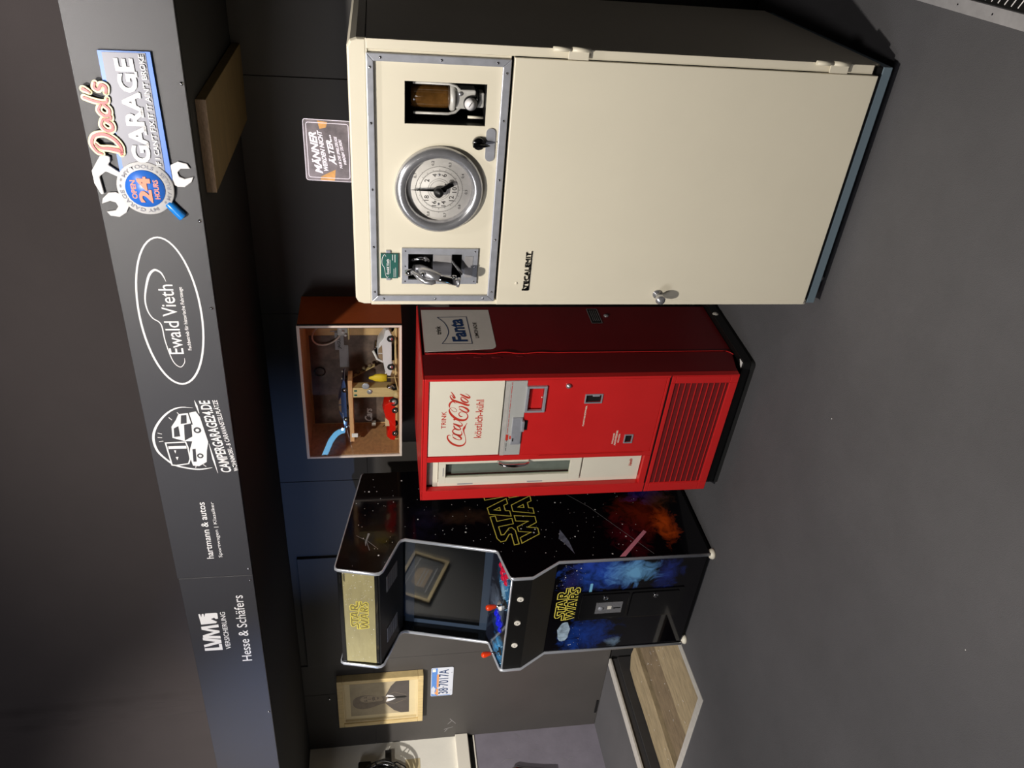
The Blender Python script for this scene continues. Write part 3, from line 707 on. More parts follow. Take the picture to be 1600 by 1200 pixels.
for rr in (.0585, .0722, .034, .028):
    ribbon(mb, [(GX + rr * math.cos(R(k * 7.5)), GZ + rr * math.sin(R(k * 7.5))) for k in range(48)], .0006, FD, closed=True)
mb.build('dial_scale', 'print_dark', g2)
for k in range(1, 10):
    a = R(90 - 36 * k); text('dial_number', str(2 * k), g2, FD, GX + .0475 * math.cos(a) - (.0085 if k > 4 else .0045), GZ + .0475 * math.sin(a) - .007, .017 if k > 4 else .009, .014, 'print_dark')
for k in range(1, 9):
    a = R(90 - 36 * k - (4 if k > 1 else -6)); text('dial_number', '0,%d' % k, g2, FD, GX + .085 * math.cos(a) - .007, GZ + .085 * math.sin(a) - .0045, .014, .009, 'print_dark')
sc2 = MB().sphere((GX + .002, .002, GZ + .047 * 0), .001, 6).build('dial_pin', 'chrome', CB)
for s_ in (-1, 1):
    MB().sphere((GX + s_ * .047, 0.001, GZ + .002), .004, 10, 1, .6, 1).build('dial_screw', 'chrome_worn', g2)
bpy.data.objects.remove(sc2)
MB().prism([(GX - .0035, 0, GZ), (GX + .0055, 0, GZ), (GX + .002, 0, GZ + .075), (GX + .0005, 0, GZ + .088), (GX - .0005, 0, GZ + .075)], (0, -.006, 0), (0, -.0085, 0)).build('gauge_needle', 'black_gloss', g2)
MB().prism([(GX - .004, 0, GZ), (GX - .004, 0, GZ - .02), (GX + .006, 0, GZ - .024), (GX + .016, 0, GZ - .045), (GX + .026, 0, GZ - .042), (GX + .026, 0, GZ - .030), (GX + .014, 0, GZ - .012), (GX + .006, 0, GZ + .004)], (0, -.004, 0), (0, -.012, 0)).build('reset_lever', 'black_gloss', g2, bevel=.002)
MB().lathe([(.016, 0), (.015, .014), (.0135, .022), (.0, .024)], (GX - .004, .0, GZ + .002), (0, -1, 0), 24).build('gauge_hub', 'black', g2)
MB().box(GX + .000, GX + .018, .0005, .0026, GZ - .022, GZ - .017).build('counter_slot', 'black', g2)
# selector knob with its label plate
P = rrect(.4955, .5955, 1.2525, 1.2805, .0135)
MB().prism([(u, 0, v) for u, v in P], (0, .004, 0), (0, -.0005, 0)).build('selector_plate', 'alu', CB)
kn = MB().lathe([(.019, 0), (.019, .008), (.017, .016), (.0, .018)], (.550, .004, 1.302), (0, -1, 0), 24).build('selector_knob', 'black_gloss', CB)
MB().prism([(.544, 0, 1.322), (.556, 0, 1.322), (.554, 0, 1.285), (.550, 0, 1.268), (.546, 0, 1.285)], (0, -.012, 0), (0, -.028, 0)).build('knob_pointer', 'black_gloss', kn, bevel=.003)
# pump glass seen through the window
jar = MB().lathe([(.030, .0), (.033, .004), (.034, .012), (.034, .105), (.031, .115), (.0, .116)], (.664, .075, 1.388), (0, 0, 1), 28).build('sight_glass', 'amber', CB)
mb = MB()
for s_ in (-1, 1):
    mb.tube([(.664 + s_ * .043, .045, 1.497), (.664 + s_ * .043, .045, 1.392), (.664 + s_ * .038, .045, 1.372), (.664 + s_ * .024, .05, 1.357), (.664 + s_ * .02, .05, 1.344)], .0042, 8)
mb.lathe([(.038, 0), (.041, .004), (.041, .012), (.036, .016)], (.664, .07, 1.372), (0, 0, 1), 24)
mb.build('pump_yoke', 'steel_paint', CB)
mb = MB(); mb.box(.636, .692, .045, .10, 1.312, 1.372); mb.box(.640, .684, .05, .09, 1.286, 1.312); mb.build('pump_body', 'steel_paint', CB, bevel=.004)
MB().sphere((.680, .043, 1.358), .007, 10, 1, .6, 1).build('pump_bolt', 'chrome_worn', CB)
sg = MB().lathe([(.0, 0), (.0215, 0), (.0215, .010), (.019, .012)], (.655, .045, 1.327), (0, -1, 0), 24).build('small_gauge', 'black', CB)
MB().lathe([(.0, 0), (.019, 0), (.0, .0006)], (.655, .0325, 1.327), (0, -1, 0), 24, caps=False).build('small_dial', 'print_white', sg)
ribbon(mb := MB(), [(.646, 1.333), (.660, 1.324)], .002, front(.0312)); mb.build('small_needle', 'black', sg)
MB().lathe([(.028, 0), (.026, .004), (.012, .014)], (.667, .062, 1.310), (0, 0, -1), 20).build('pump_collar', 'black_gloss', CB)
MB().cyl((.612, .05, 1.286), (.612, .05, 1.333), .0042).build('oil_pipe', 'cream_white', CB)

# nozzle holder plate
P = rrect(.0785, .2055, 1.284, 1.5305, .008)
mb = MB(); holed_plate(mb, .0785, .2055, 1.284, 1.5305, -.003, .0035, [(.094, .186, 1.430, 1.510), (.094, .186, 1.336, 1.369)])
npl = mb.build('nozzle_plate', 'alu', CB)
MB().box(.098, .183, -.0045, -.003, 1.371, 1.428).build('instruction_plate', 'plate_metal', npl); MB().box(.104, .180, -.0042, -.003, 1.300, 1.326).build('instruction_plate', 'plate_metal', npl)
for u in (.088, .142, .196):
    for v in (1.294, 1.520):
        MB().sphere((u, -.0035, v), .0032, 8, 1, .5, 1).build('screw', 'chrome', npl)
# green dealer card under a clip
gc = MB().box(.099, .1865, -.004, .0035, 1.5425, 1.598).build('dealer_card', 'green_card', CB)
FG = front(-.0042)
ribbon(mb := MB(), catmull([(.177, 1.581, .001), (.184, 1.586, .0015), (.170, 1.593, .0018), (.150, 1.5935, .0016), (.138, 1.587, .0014), (.112, 1.583, .0012), (.102, 1.578, .0012), (.108, 1.574, .001)], 4), None, FG)
for a, b, v in ((.117, .166, 1.5685), (.104, .134, 1.556), (.104, .138, 1.5505)): ribbon(mb, [(a, v), (b, v)], .0013, FG)
for a, b, v in ((.164, .184, 1.560), (.157, .184, 1.5525)): ribbon(mb, [(a, v), (b, v)], .0020, FG)
mb.build('card_print', 'print_white', gc)
text('lettering', 'Ewald Vieth', gc, FG, .114, 1.5715, .054, .0085, 'print_white', bold=.02)
for u0, u1 in ((.090, .0985), (.187, .1965)): MB().box(u0, u1, -.001, .0035, 1.566, 1.581).build('card_clip', 'alu', gc, bevel=.001)

# the dispensing nozzle hangs in the holder
NZ = thing('dispensing_nozzle', 'polished metal filling nozzle hanging in the aluminium holder of the cream cabinet', 'nozzle', (-1.256, 2.351, 0), R(-1.0))
MB().tube([(.125, .055, 1.490), (.128, .015, 1.483), (.138, -.018, 1.472), (.143, -.045, 1.458), (.141, -.062, 1.436), (.137, -.070, 1.410)], [.010, .012, .018, .019, .017, .014], 14).build('nozzle_body', 'chrome_worn', NZ)
MB().tube([(.139, -.064, 1.440), (.133, -.070, 1.405), (.127, -.072, 1.378), (.122, -.073, 1.352)], [.0125, .0125, .0135, .0140], 16).build('spout', 'chrome', NZ)
MB().cyl((.1225, -.073, 1.356), (.121, -.0735, 1.348), .0165, .0165, 18).build('spout_ring', 'chrome_worn', NZ)
MB().cyl((.143, -.075, 1.372), (.143, -.078, 1.360), .0055, .0055, 8).build('bolt', 'chrome', NZ)
MB().tube([(.134, -.030, 1.505), (.140, -.040, 1.494), (.132, -.060, 1.478), (.124, -.072, 1.458), (.122, -.074, 1.438), (.124, -.074, 1.425)], [.005, .007, .0085, .010, .0095, .007], 10).build('lever', 'chrome_worn', NZ)
MB().cyl((.130, -.022, 1.516), (.136, -.030, 1.500), .0115, .0105, 14).build('lever_cap', 'chrome', NZ)
MB().sphere((.146, -.066, 1.466), .0085, 12).build('pivot_bolt', 'chrome', NZ)
MB().tube([(.150, .02, 1.500), (.165, .0, 1.492), (.172, -.004, 1.470), (.166, .0, 1.448), (.152, .01, 1.440)], .0055, 8).build('swivel', 'chrome', NZ)
MB().cyl((.168, -.006, 1.458), (.172, .0, 1.452), .008, .007, 8).build('hex_nut', 'chrome_worn', NZ)
MB().prism([(.172, 0, 1.372), (.178, 0, 1.372), (.132, 0, 1.334), (.124, 0, 1.338)], (0, -.014, 0), (0, -.034, 0)).build('hook_strap', 'chrome_worn', NZ, bevel=.002)

# tin sign standing on the cabinet
TS = thing('tin_sign', 'dark weathered tin sign with white German saying standing on top of the cream cabinet', 'sign', (-.815, 2.56, 1.6825), R(-1.5))
TS.rotation_euler = (R(-5), 0, R(-1.0))
P = rrect(-.1, .1, 0, .152, .008)
MB().prism([(u, 0, v) for u, v in P], (0, 0, 0), (0, .0025, 0)).build('plate', 'tin', TS)
mb = MB(); ribbon(mb, rrect(-.089, .089, .010, .142, .007), .0018, front(0), closed=True); ribbon(mb, rrect(-.099, .099, .001, .151, .008), .0018, front(0), closed=True); mb.build('border_line', 'tin_white', TS)
mb = MB(); mb.poly([front(-.0001)(u, v, 0) for u, v in [(-.098, .105), (-.086, .104), (-.07, .075), (-.06, .055), (-.098, .06)]]); mb.poly([front(-.0001)(u, v, 0) for u, v in [(.07, .10), (.096, .106), (.092, .075), (.075, .08)]]); mb.build('rust_patch', 'tin_rust', TS)
T = lambda s, x, z, wd, h, bo=.04: text('lettering', s, TS, front(-.0005), 0, 0, 1, 1, 'tin_white', bold=bo, shear=.25, warp=lambda a, b: (x + wd * a, z + h * b + .016 * a))
T('MÄNNER', -.075, .096, .135, .029); T('WERDEN NICHT', -.066, .078, .132, .015); T('ÄLTER...', -.045, .050, .098, .023)
T('NUR DIE SPIELZEUGE', -.055, .032, .104, .009, .03); T('WERDEN TEURER!', -.042, .018, .082, .009, .03)
MB().sphere((.094, -.003, .147), .003, 8).build('rivet', 'chrome', TS)

# ================================================================== red drinks machine
CK = thing('drinks_vending_machine', 'red vintage bottle vending machine with white panel and script logo', 'vending machine', (-2.421, 2.661, 0), R(-3.2))
w_ = .680
mb = MB()
mb.box(0, .056, 0, .03, .088, 1.432); mb.box(.6685, w_, 0, .03, .088, 1.432); mb.box(.229, .2575, 0, .03, .398, 1.42)
mb.box(.056, .6685, 0, .03, 1.414, 1.432); mb.box(.2575, .6685, 0, .03, .398, .409); mb.box(.056, .229, 0, .03, .398, .428); mb.box(.056, .6685, 0, .03, .088, .110)
mb.build('front_frame', 'red', CK, bevel=.002)
mb = MB(); mb.prism([(0, .048, .0885), (0, .174, .062), (0, .174, 1.432), (0, .048, 1.432)], (0.001, 0, 0), (w_ - .0, 0, 0))
mb.box(.0, .008, .03, .048, .088, 1.432); mb.box(w_ - .008, w_, .03, .048, .088, 1.432); mb.box(.008, w_ - .008, .03, .048, 1.424, 1.432); mb.box(.2575, w_ - .008, .0305, .048, .10, 1.42); mb.box(.235, .2575, .0305, .048, .39, 1.42)
mb.build('door_section', 'red_dark', CK)
MB().box(.002, w_ - .002, .182, .56, .058, 1.424).build('body', 'red_dark', CK, bevel=.003)
MB().box(.004, w_ - .006, .1745, .1815, .07, 1.42).build('door_seal', 'dark_slot', CK)
# wavy, dented door lip on the side
pts = []
for k in range(60):
    z = .085 + 1.335 * k / 59; dmg = math.exp(-((z - 1.08) / .2) ** 2)
    pts.append((w_ + .002 + .003 * dmg * math.sin(z * 42), .178 + .0022 * dmg * math.sin(z * 29 + 1), z))
MB().tube(pts, [.0016 + .0012 * math.exp(-((p[2] - 1.10) / .2) ** 2) for p in pts], 8).build('door_lip', 'red', CK)
MB().tube([(w_ + .001, .178, .088), (w_ + .001, .165, .070), (w_ + .001, .150, .062)], .0018, 6).build('lip_end', 'red', CK)
mb = MB()
for (z, y, L) in ((1.20, .155, .05), (1.12, .150, .06), (1.02, .158, .045), (1.28, .152, .03)): mb.sphere((w_ - .0005, y, z), .006, 10, .3, 1, L / .006 * .5)
mb.build('dents', 'red_dark', CK)
MB().box(.0, w_, .0, .57, 1.4325, 1.440).build('top_lid', 'red', CK, bevel=.003)
# white lit panel
wp = MB().box(.2605, .6665, .004, .029, 1.1035, 1.4105).build('sign_panel', 'cream_white', CK, bevel=.002)
FK = front(.0038)
STROKES = [
 [(0.377, 1.3176, 1), (0.3818, 1.3214, 3), (0.3805, 1.3272, 5), (0.3728, 1.3305, 5.5), (0.3579, 1.327, 7), (0.3385, 1.3138, 9), (0.326, 1.2969, 10), (0.3196, 1.2772, 10), (0.3238, 1.261, 8), (0.3373, 1.2517, 4), (0.355, 1.2511, 2.5), (0.3747, 1.2545, 2.5), (0.3943, 1.2605, 4), (0.4099, 1.263, 7), (0.4194, 1.2605, 10), (0.4327, 1.2559, 4), (0.4462, 1.2501, 1)],
 [(0.3767, 1.3079, 3), (0.3826, 1.3096, 2), (0.3875, 1.3062, 3), (0.3819, 1.2918, 5), (0.3708, 1.2766, 8), (0.3604, 1.2707, 7), (0.3539, 1.2743, 4), (0.3551, 1.2848, 4), (0.3627, 1.2984, 5), (0.372, 1.3077, 4)],
 [(0.4123, 1.2976, 2), (0.4158, 1.3006, 5), (0.4095, 1.3077, 5), (0.3999, 1.3088, 5), (0.388, 1.2995, 7), (0.3805, 1.2844, 9), (0.3801, 1.2734, 8), (0.3888, 1.2691, 4), (0.4025, 1.2721, 1.5)],
 [(0.4344, 1.3058, 4), (0.4208, 1.3008, 6), (0.4107, 1.2872, 7), (0.4123, 1.277, 5), (0.422, 1.2789, 4), (0.4339, 1.2911, 5), (0.44, 1.3025, 4), (0.4382, 1.3071, 3)],
 [(0.4466, 1.3086, 4), (0.4397, 1.2943, 6), (0.4315, 1.2793, 8), (0.4332, 1.2706, 6), (0.4427, 1.2716, 3), (0.4564, 1.2834, 1.2), (0.4649, 1.2881, 1)],
 [(0.4704, 1.3073, 7), (0.4638, 1.3017, 7)],
 [(0.5093, 1.2987, 1.2), (0.5167, 1.2962, 1.5), (0.5272, 1.3038, 1.5), (0.532, 1.3155, 1.5), (0.5267, 1.3253, 2.5), (0.5157, 1.3275, 6), (0.497, 1.3199, 9), (0.4758, 1.3017, 11), (0.4647, 1.2837, 12), (0.4625, 1.2632, 10), (0.4712, 1.252, 7), (0.4836, 1.2488, 5), (0.4987, 1.2548, 3), (0.5065, 1.2668, 3), (0.5069, 1.2798, 3), (0.4997, 1.2868, 4), (0.4903, 1.2855, 4), (0.4826, 1.2773, 5), (0.4843, 1.2715, 4)],
 [(0.5093, 1.2987, 1.2), (0.5096, 1.3074, 1.2), (0.5191, 1.3179, 1.2), (0.5285, 1.3234, 1.2)],
 [(0.5312, 1.2876, 3), (0.5366, 1.2855, 4), (0.5344, 1.2725, 6), (0.5247, 1.2561, 9), (0.5134, 1.2477, 8), (0.506, 1.2508, 5), (0.5082, 1.2625, 4), (0.518, 1.2789, 5), (0.5256, 1.2865, 4)],
 [(0.5323, 1.327, 3), (0.5452, 1.3283, 7), (0.5578, 1.3237, 8), (0.5655, 1.314, 7), (0.5554, 1.3036, 1.5), (0.5642, 1.2911, 1)],
 [(0.5941, 1.3276, 2), (0.5868, 1.3256, 4), (0.574, 1.3172, 7), (0.5637, 1.2996, 9), (0.5548, 1.2792, 9), (0.5451, 1.2586, 10), (0.5418, 1.2483, 7), (0.5484, 1.2472, 2)],
 [(0.5941, 1.3276, 2), (0.5968, 1.3209, 2), (0.5829, 1.3118, 6), (0.5835, 1.3067, 5), (0.6009, 1.3154, 5), (0.6147, 1.325, 1)],
 [(0.5821, 1.2827, 4), (0.5693, 1.2784, 6), (0.5591, 1.265, 8), (0.5577, 1.2535, 6), (0.565, 1.2524, 4), (0.5762, 1.263, 5), (0.5856, 1.2763, 4), (0.585, 1.2829, 3)],
 [(0.602, 1.2865, 5), (0.5934, 1.2724, 7), (0.5832, 1.2548, 9), (0.5819, 1.2467, 7), (0.5884, 1.2465, 4), (0.5977, 1.2555, 1.5), (0.6033, 1.2644, 1)]]
mb = MB()
for s_ in STROKES:
    P = [(u, v, max(.0018, q * .00100)) for u, v, q in s_]
    ribbon(mb, catmull(P, 5) if len(P) > 2 else P, None, FK)
mb.build('script_logo', 'print_red', wp)
text('lettering', 'TRINK', wp, FK, .418, 1.339, .094, .0195, 'print_red', bold=.012)
text('lettering', 'köstlich-kühl', wp, FK, .362, 1.185, .208, .032, 'print_red', bold=.012)
# silver strip with selector
ss = MB().box(.2595, .6655, .0015, .029, 1.010, 1.0985).build('silver_strip', 'silver_print', CK, bevel=.001)
MB().box(.2595, .6655, .0005, .0015, 1.0805, 1.0985).build('strip_ridge', 'alu_dull', ss)
FS2 = front(.0012)
mb = MB(); x = .285
for L in (.018, .022, .010): ribbon(mb, [(x, 1.0735), (x + L, 1.0735)], .0022, FS2); x += L + .006
mb.build('small_print', 'print_dark', ss)
mb = MB(); x = .385
for L in (.030, .022, .018, .026, .014, .03, .016, .02, .04, .014): ribbon(mb, [(x, 1.0735), (x + L, 1.0735)], .0020, FS2); x += L + .005
mb.build('small_print', 'print_red', ss)
mb = MB(); rect(mb, .345, .378, 1.068, 1.079, FS2); rect(mb, .352, .370, 1.052, 1.063, FS2); mb.build('price_patches', 'print_red', ss)
cb = MB().box(.325, .4735, -.006, .028, 1.014, 1.0565).build('coin_plate', 'alu', CK, bevel=.0015)
MB().box(.345, .362, -.0068, -.006, 1.046, 1.051).build('coin_slot', 'dark_slot', cb)
MB().box(.405, .46, -.016, .0, 1.006, 1.018).build('coin_lever', 'alu', cb, bevel=.002)
MB().box(.403, .455, .0012, .0018, .990, 1.006).build('slot_opening', 'dark_slot', CK)
# main red door with its openings
mb = MB(); holed_plate(mb, .2575, .6665, .411, 1.0085, .003, .029, [(.509, .634, .932, 1.004), (.545, .586, .683, .752), (.313, .355, .508, .540)])
rd = mb.build('service_door', 'red', CK)
mb = MB(); mb.box(.250, .257, .0, .003, .44, .93); mb.build('door_pull_edge', 'red', CK, bevel=.001)
cw = MB(); holed_plate(cw, .502, .6395, .925, 1.0105, -.006, .006, [(.512, .6295, .936, 1.000)]); cwo = cw.build('window_frame', 'alu', CK, bevel=.001)
MB().box(.512, .6295, .012, .014, .936, 1.000).build('red_insert', 'red', cwo)
for v in (.940, .996): MB().sphere((.571, .010, v), .0035, 8, 1, .5, 1).build('pin', 'cream_white', cwo)
for nm, (a, b, c, d) in (('bottle_opener', (.541, .590, .679, .756)), ('coin_return', (.309, .359, .504, .544))):
    fr_ = MB(); holed_plate(fr_, a, b, c, d, -.001, .004, [(a + .005, b - .005, c + .005, d - .005)]); fo = fr_.build(nm, 'alu', CK)
    MB().box(a + .004, b - .004, .009, .028, c + .004, d - .004).build('opening', 'dark_slot', fo)
    if nm == 'bottle_opener':
        MB().box(.572, .584, .004, .02, .690, .722).build('opener_jaw', 'alu', fo, bevel=.003)
text('lettering', 'FLASCHENÖFFNER', CK, front(.0028), .414, .739, .113, .0085, 'cream_white', bold=.03)
for s_, v, a, wd in (('RÜCKGABE', .590, .306, .062), ('ABGEWIESENER', .577, .296, .088), ('MÜNZEN', .564, .312, .05)):
    text('lettering', s_, CK, front(.0028), a, v, wd, .0085, 'cream_white', bold=.03)
lk = MB().lathe([(.0115, 0), (.0115, .004), (.009, .010), (.0, .012)], (.636, .003, .836), (0, -1, 0), 20).build('lock', 'chrome_worn', CK)
# left bottle door
mb = MB(); mb.box(.0565, .2285, .0285, .0475, .4285, .712); mb.box(.0565, .0835, .0285, .0475, .712, 1.385); mb.box(.0565, .2285, .0285, .0475, 1.3625, 1.385)
mb.build('door_surround', 'cream_white', CK, bevel=.001)
MB().box(.0565, .2285, .040, .0475, 1.386, 1.4135).build('shadow_recess', 'alu_dull', CK)
bd = MB(); holed_plate(bd, .0855, .2275, .715, 1.3605, .012, .028, [(.1235, .2055, .766, 1.330)]); bdo = bd.build('bottle_door', 'cream_white', CK, bevel=.0015)
MB().box(.1235, .2055, .022, .024, .766, 1.330).build('door_glass', 'glass_green', bdo)
MB().box(.115, .2145, .0475, .0485, .755, 1.34).build('inner_back', 'plate_metal', CK)
MB().box(.135, .185, .0105, .012, 1.3385, 1.3435).build('door_label', 'alu_dull', bdo)
for z in (1.24, .92): MB().box(.078, .0845, .014, .028, z - .035, z + .035).build('hinge', 'alu', bdo)
MB().tube([(.214, .012, 1.10), (.2145, -.006, 1.095), (.215, -.018, 1.075), (.215, -.021, 1.03), (.215, -.018, .985), (.2145, -.006, .965), (.214, .012, .960)], [.005, .006, .007, .0085, .007, .006, .005], 10).build('door_handle', 'chrome', bdo)
lp = MB().box(.0855, .2255, .020, .0475, .4325, .706).build('lower_panel', 'cream_white', CK, bevel=.001)
text('lettering', 'Vendo', lp, front(.0195), 0, 0, 1, 1, 'print_red', bold=.02, shear=.35, warp=lambda a, b: (.152 + .045 * a, .470 + .004 * a + .016 * b))
# bottom grille
mb = MB(); holed_plate(mb, .004, .676, .0895, .3905, -.0025, .012, [(.052, .640, .126, .372)]); gr = mb.build('grille_frame', 'red', CK, bevel=.002)
MB().box(.052, .640, .004, .011, .126, .372).build('grille_mesh', 'grille_dark', gr)
for k in range(9):
    z = .372 - .246 * (k + .9) / 9.4
    MB().box(.0535, .6385, -.0005, .004, z, z + .0028).build('slat', 'red', gr)
for k in range(9):
    z = .372 - .246 * (k + .9) / 9.4
MB().box(.0, w_, -.001, .0, .3925, .3965).build('grille_gap', 'dark_slot', CK)
# side: white lemonade sticker, type plate, lock
SD = side(.678 + .0008)
st = MB(); P = [(.197, 1.4215)] + [(.197 + .02, 1.125)] + [(.228, 1.115)] + [(.53, 1.116), (.53, 1.4215)]
P = [(.197, 1.4215), (.214, 1.142), (.218, 1.128), (.226, 1.118), (.238, 1.114), (.53, 1.114), (.53, 1.4215)]
st.prism([SD(u, v, -.0006) for u, v in P], (0, 0, 0), (.0009, 0, 0)); sto = st.build('lemonade_sticker', 'fanta_white', CK)
SE = side(.678 + .0014)
text('lettering', 'Fanta', sto, SE, 0, 0, 1, 1, 'print_navy', bold=.035, warp=lambda a, b: (.272 + .180 * a, (1.231 + .010 * a) + (.066) * b))
text('lettering', 'trink', sto, SE, .326, 1.343, .068, .022, 'print_dark', bold=.02)
text('lettering', 'LIMONADE', sto, SE, .298, 1.181, .124, .0165, 'print_dark', bold=.01)
mb = MB(); ribbon(mb, catmull([(0.4666, 1.3526), (0.4455, 1.3377), (0.4177, 1.3223), (0.3811, 1.3126), (0.3453, 1.3104), (0.3145, 1.3177), (0.2842, 1.3296), (0.2565, 1.3448)], 4), .0032, SE)
ribbon(mb, [(.2565, 1.3448), (.2545, 1.2151), (.4705, 1.2212), (.4666, 1.3526)], .0028, SE); mb.build('logo_frame', 'print_navy', sto)
tp = MB().prism([SD(u, v) for u, v in ((.411, .599), (.535, .599), (.535, .650), (.411, .650))], (0, 0, 0), (.001, 0, 0)).build('type_plate', 'black_gloss', CK)
mb = MB(); ribbon(mb, [(.412, .600), (.534, .600), (.534, .649), (.412, .649)], .0022, side(.6798), closed=True)
for k in range(4): ribbon(mb, [(.43, .61 + .009 * k), (.52, .61 + .009 * k)], .0016, side(.6798))
mb.build('plate_print', 'plate_metal', tp)
MB().lathe([(.012, 0), (.011, .004), (.0, .006)], (.6775, .478, .566), (1, 0, 0), 18).build('side_lock', 'chrome_worn', CK)

# black trolley it stands on
DL = thing('machine_dolly', 'low black dolly under the red vending machine', 'dolly', (-2.421, 2.661, 0), R(-3.2))
P = rrect(-.02, .705, .055, .66, .02)
MB().prism([(u, v, 0) for u, v in P], (0, 0, .018), (0, 0, .0565)).build('deck', 'black', DL, bevel=.003)
MB().prism([(u, v, 0) for u, v in rrect(-.015, .70, .05, .655, .015)], (0, 0, .0), (0, 0, .0175)).build('rubber_skirt', 'rubber', DL)
MB().prism([(.668, .062, .0), (.700, .062, 0), (.700, .09, 0)], (0, 0, .058), (0, 0, .0605)).build('corner_tape', 'print_white', DL)
MB().sphere((.700, .45, .042), .016, 14, .7, 1, 1).build('foot_pad', 'alu_dull', DL)
# ================================================================== arcade cabinet
AR = thing('arcade_cabinet', 'black upright arcade cabinet with space artwork, chrome edging and red joysticks', 'arcade machine', (-3.446, 2.556, 0), R(-1.3))
AW = .709
PROF = [(.68, .03), (.68, 1.706), (.668, 1.716), (.055, 1.827), (.040, 1.826), (.032, 1.816), (-.005, 1.650), (-.004, 1.630), (.008, 1.614), (.178, 1.536), (.194, 1.524), (.2, 1.505), (.096, 1.080), (.086, 1.068), (-.066, 1.034), (-.078, 1.026), (-.082, 1.012), (-.081, .925), (.004, .785), (0, .03)]
SPOTS = [(.30, .30, .20, .16, (120, 36, 14), .9), (.20, .19, .14, .07, (214, 84, 26), 1.0), (.16, .40, .16, .12, (104, 16, 32), .7), (.48, .25, .12, .14, (40, 46, 150), .8), (.40, .18, .10, .10, (96, 58, 36), .7),
         (.33, 1.20, .06, .22, (58, 40, 30), .8), (.30, 1.40, .12, .10, (22, 20, 40), .8), (.15, 1.70, .05, .04, (80, 34, 24), .4)]
art_mat('side_art', SPOTS, axes='yz')
sideo = []
for x0, nm in ((0, 'side_panel'), (AW - .018, 'side_panel')):
    m = 'side_art' if x0 > 0 else 'black_gloss'
    s_ = MB().prism([(x0, y, z) for y, z in PROF], (0, 0, 0), (.018, 0, 0)).build(nm, m, AR); sideo.append(s_)
    path = [(x0 + .009, y, z) for y, z in PROF[1:]]
    mb = MB(); rr = []
    n = len(path)
    for i in range(n):
        a = Vector(path[max(0, i - 1)]); b = Vector(path[min(n - 1, i + 1)]); t = (b - a).normalized(); nr = Vector((0, t.z, -t.y)); p = Vector(path[i])
        nr = Vector((0, -t.z, t.y)) if i > 0 else nr
        out = Vector((0, t.z, -t.y)); out = out if out.dot(p - Vector((p.x, .35, 1.0))) > 0 or True else -out
        rr.append([p + Vector((-.0098, 0, 0)) + out * s1 for s1 in (-.003,)] + [p + Vector((dx, 0, 0)) + out * s1 for dx, s1 in ((-.0105, .0005), (-.006, .0042), (0, .0055), (.006, .0042), (.0105, .0005), (.0098, -.003))])
    mb.rings(rr); mb.build('chrome_edging', 'edge_chrome', s_)
SA = side(AW + .0003)
def in_prof(u, v):
    c = False; n = len(PROF)
    for i in range(n):
        (x1, y1), (x2, y2) = PROF[i], PROF[(i + 1) % n]
        if (y1 > v) != (y2 > v) and u < (x2 - x1) * (v - y1) / (y2 - y1) + x1: c = not c
    return c
star_dots('printed_stars', sideo[1], SA, (.03, .66, .30, 1.80), 190, inside=lambda u, v: in_prof(u, v) and in_prof(u - .02, v) and in_prof(u + .02, v), seed=3)
space_logo(sideo[1], SA, lambda a, b: (.106 + .50 * a + .046 * (1 - b), .850 + .004 * a + b * (.205 + .05 * a)), .0046)
mb = MB(); mb.poly([SA(u, v, .0007) for u, v in ((.012, .455), (.165, .305), (.178, .318), (.012, .485))]); mb.build('printed_beam', 'pink', sideo[1])
mb = MB(); mb.poly([SA(u, v, .0006) for u, v in ((.210, .742), (.148, .760), (.115, .735), (.045, .700), (.13, .712))]); mb.build('printed_ship', 'ship_grey', sideo[1])
mb = MB(); ribbon(mb, [(.245, 1.675, .010), (.19, 1.690, .006), (.165, 1.69, .002)], None, SA); ribbon(mb, [(.20, 1.688), (.135, 1.672)], .002, SA); ribbon(mb, [(.205, 1.690), (.15, 1.64)], .002, SA); ribbon(mb, [(.20, 1.69), (.235, 1.735)], .0015, SA); mb.build('printed_fighter', 'print_grey', sideo[1])
mb = MB(); ribbon(mb, [(.46, .66, .001), (.36, .56, .0014), (.02, .31, .0014)], None, SA); mb.build('printed_line', 'print_grey', sideo[1])
# carcass
mb = MB()
mb.box(.018, AW - .018, .655, .675, .03, 1.70)
mb.prism([(.018, .06, 1.814), (.018, .66, 1.706), (.018, .66, 1.688), (.018, .06, 1.796)], (0, 0, 0), (AW - .036, 0, 0))
mb.box(.018, AW - .018, .02, .66, .03, .05); mb.build('carcass', 'black_vinyl', AR)
# marquee
def slant(u, v, w=0): # marquee plane: v = height, leaning back upward
    y = .002 + (v - 1.63) * .185; return (u, y - w, v)
mq = MB().prism([slant(.020, 1.640), slant(AW - .020, 1.640), slant(AW - .020, 1.812), slant(.020, 1.812)], (0, .010, 0), (0, .018, 0)).build('marquee_back', 'black', AR)
mr_ = MB()
for a, b, c, d in ((.019, AW - .019, 1.636, 1.652), (.019, AW - .019, 1.800, 1.820)):
    mr_.prism([slant(a, c), slant(b, c), slant(b, d), slant(a, d)], (0, -.001, 0), (0, .010, 0))
mr_.build('marquee_retainer', 'black_gloss', AR, bevel=.0015)
mq2 = MB().prism([slant(.022, 1.651), slant(AW - .022, 1.651), slant(AW - .022, 1.801), slant(.022, 1.801)], (0, .004, 0), (0, .008, 0)).build('marquee', 'marquee', AR)
SL = lambda u, v, w=0: slant(u, v, w - .0038)
star_dots('printed_stars', mq2, SL, (.40, .68, 1.66, 1.795), 90, seed=5, rr=(.0008, .0022)); star_dots('printed_stars', mq2, SL, (.03, .40, 1.66, 1.795), 25, seed=6, rr=(.0008, .002))
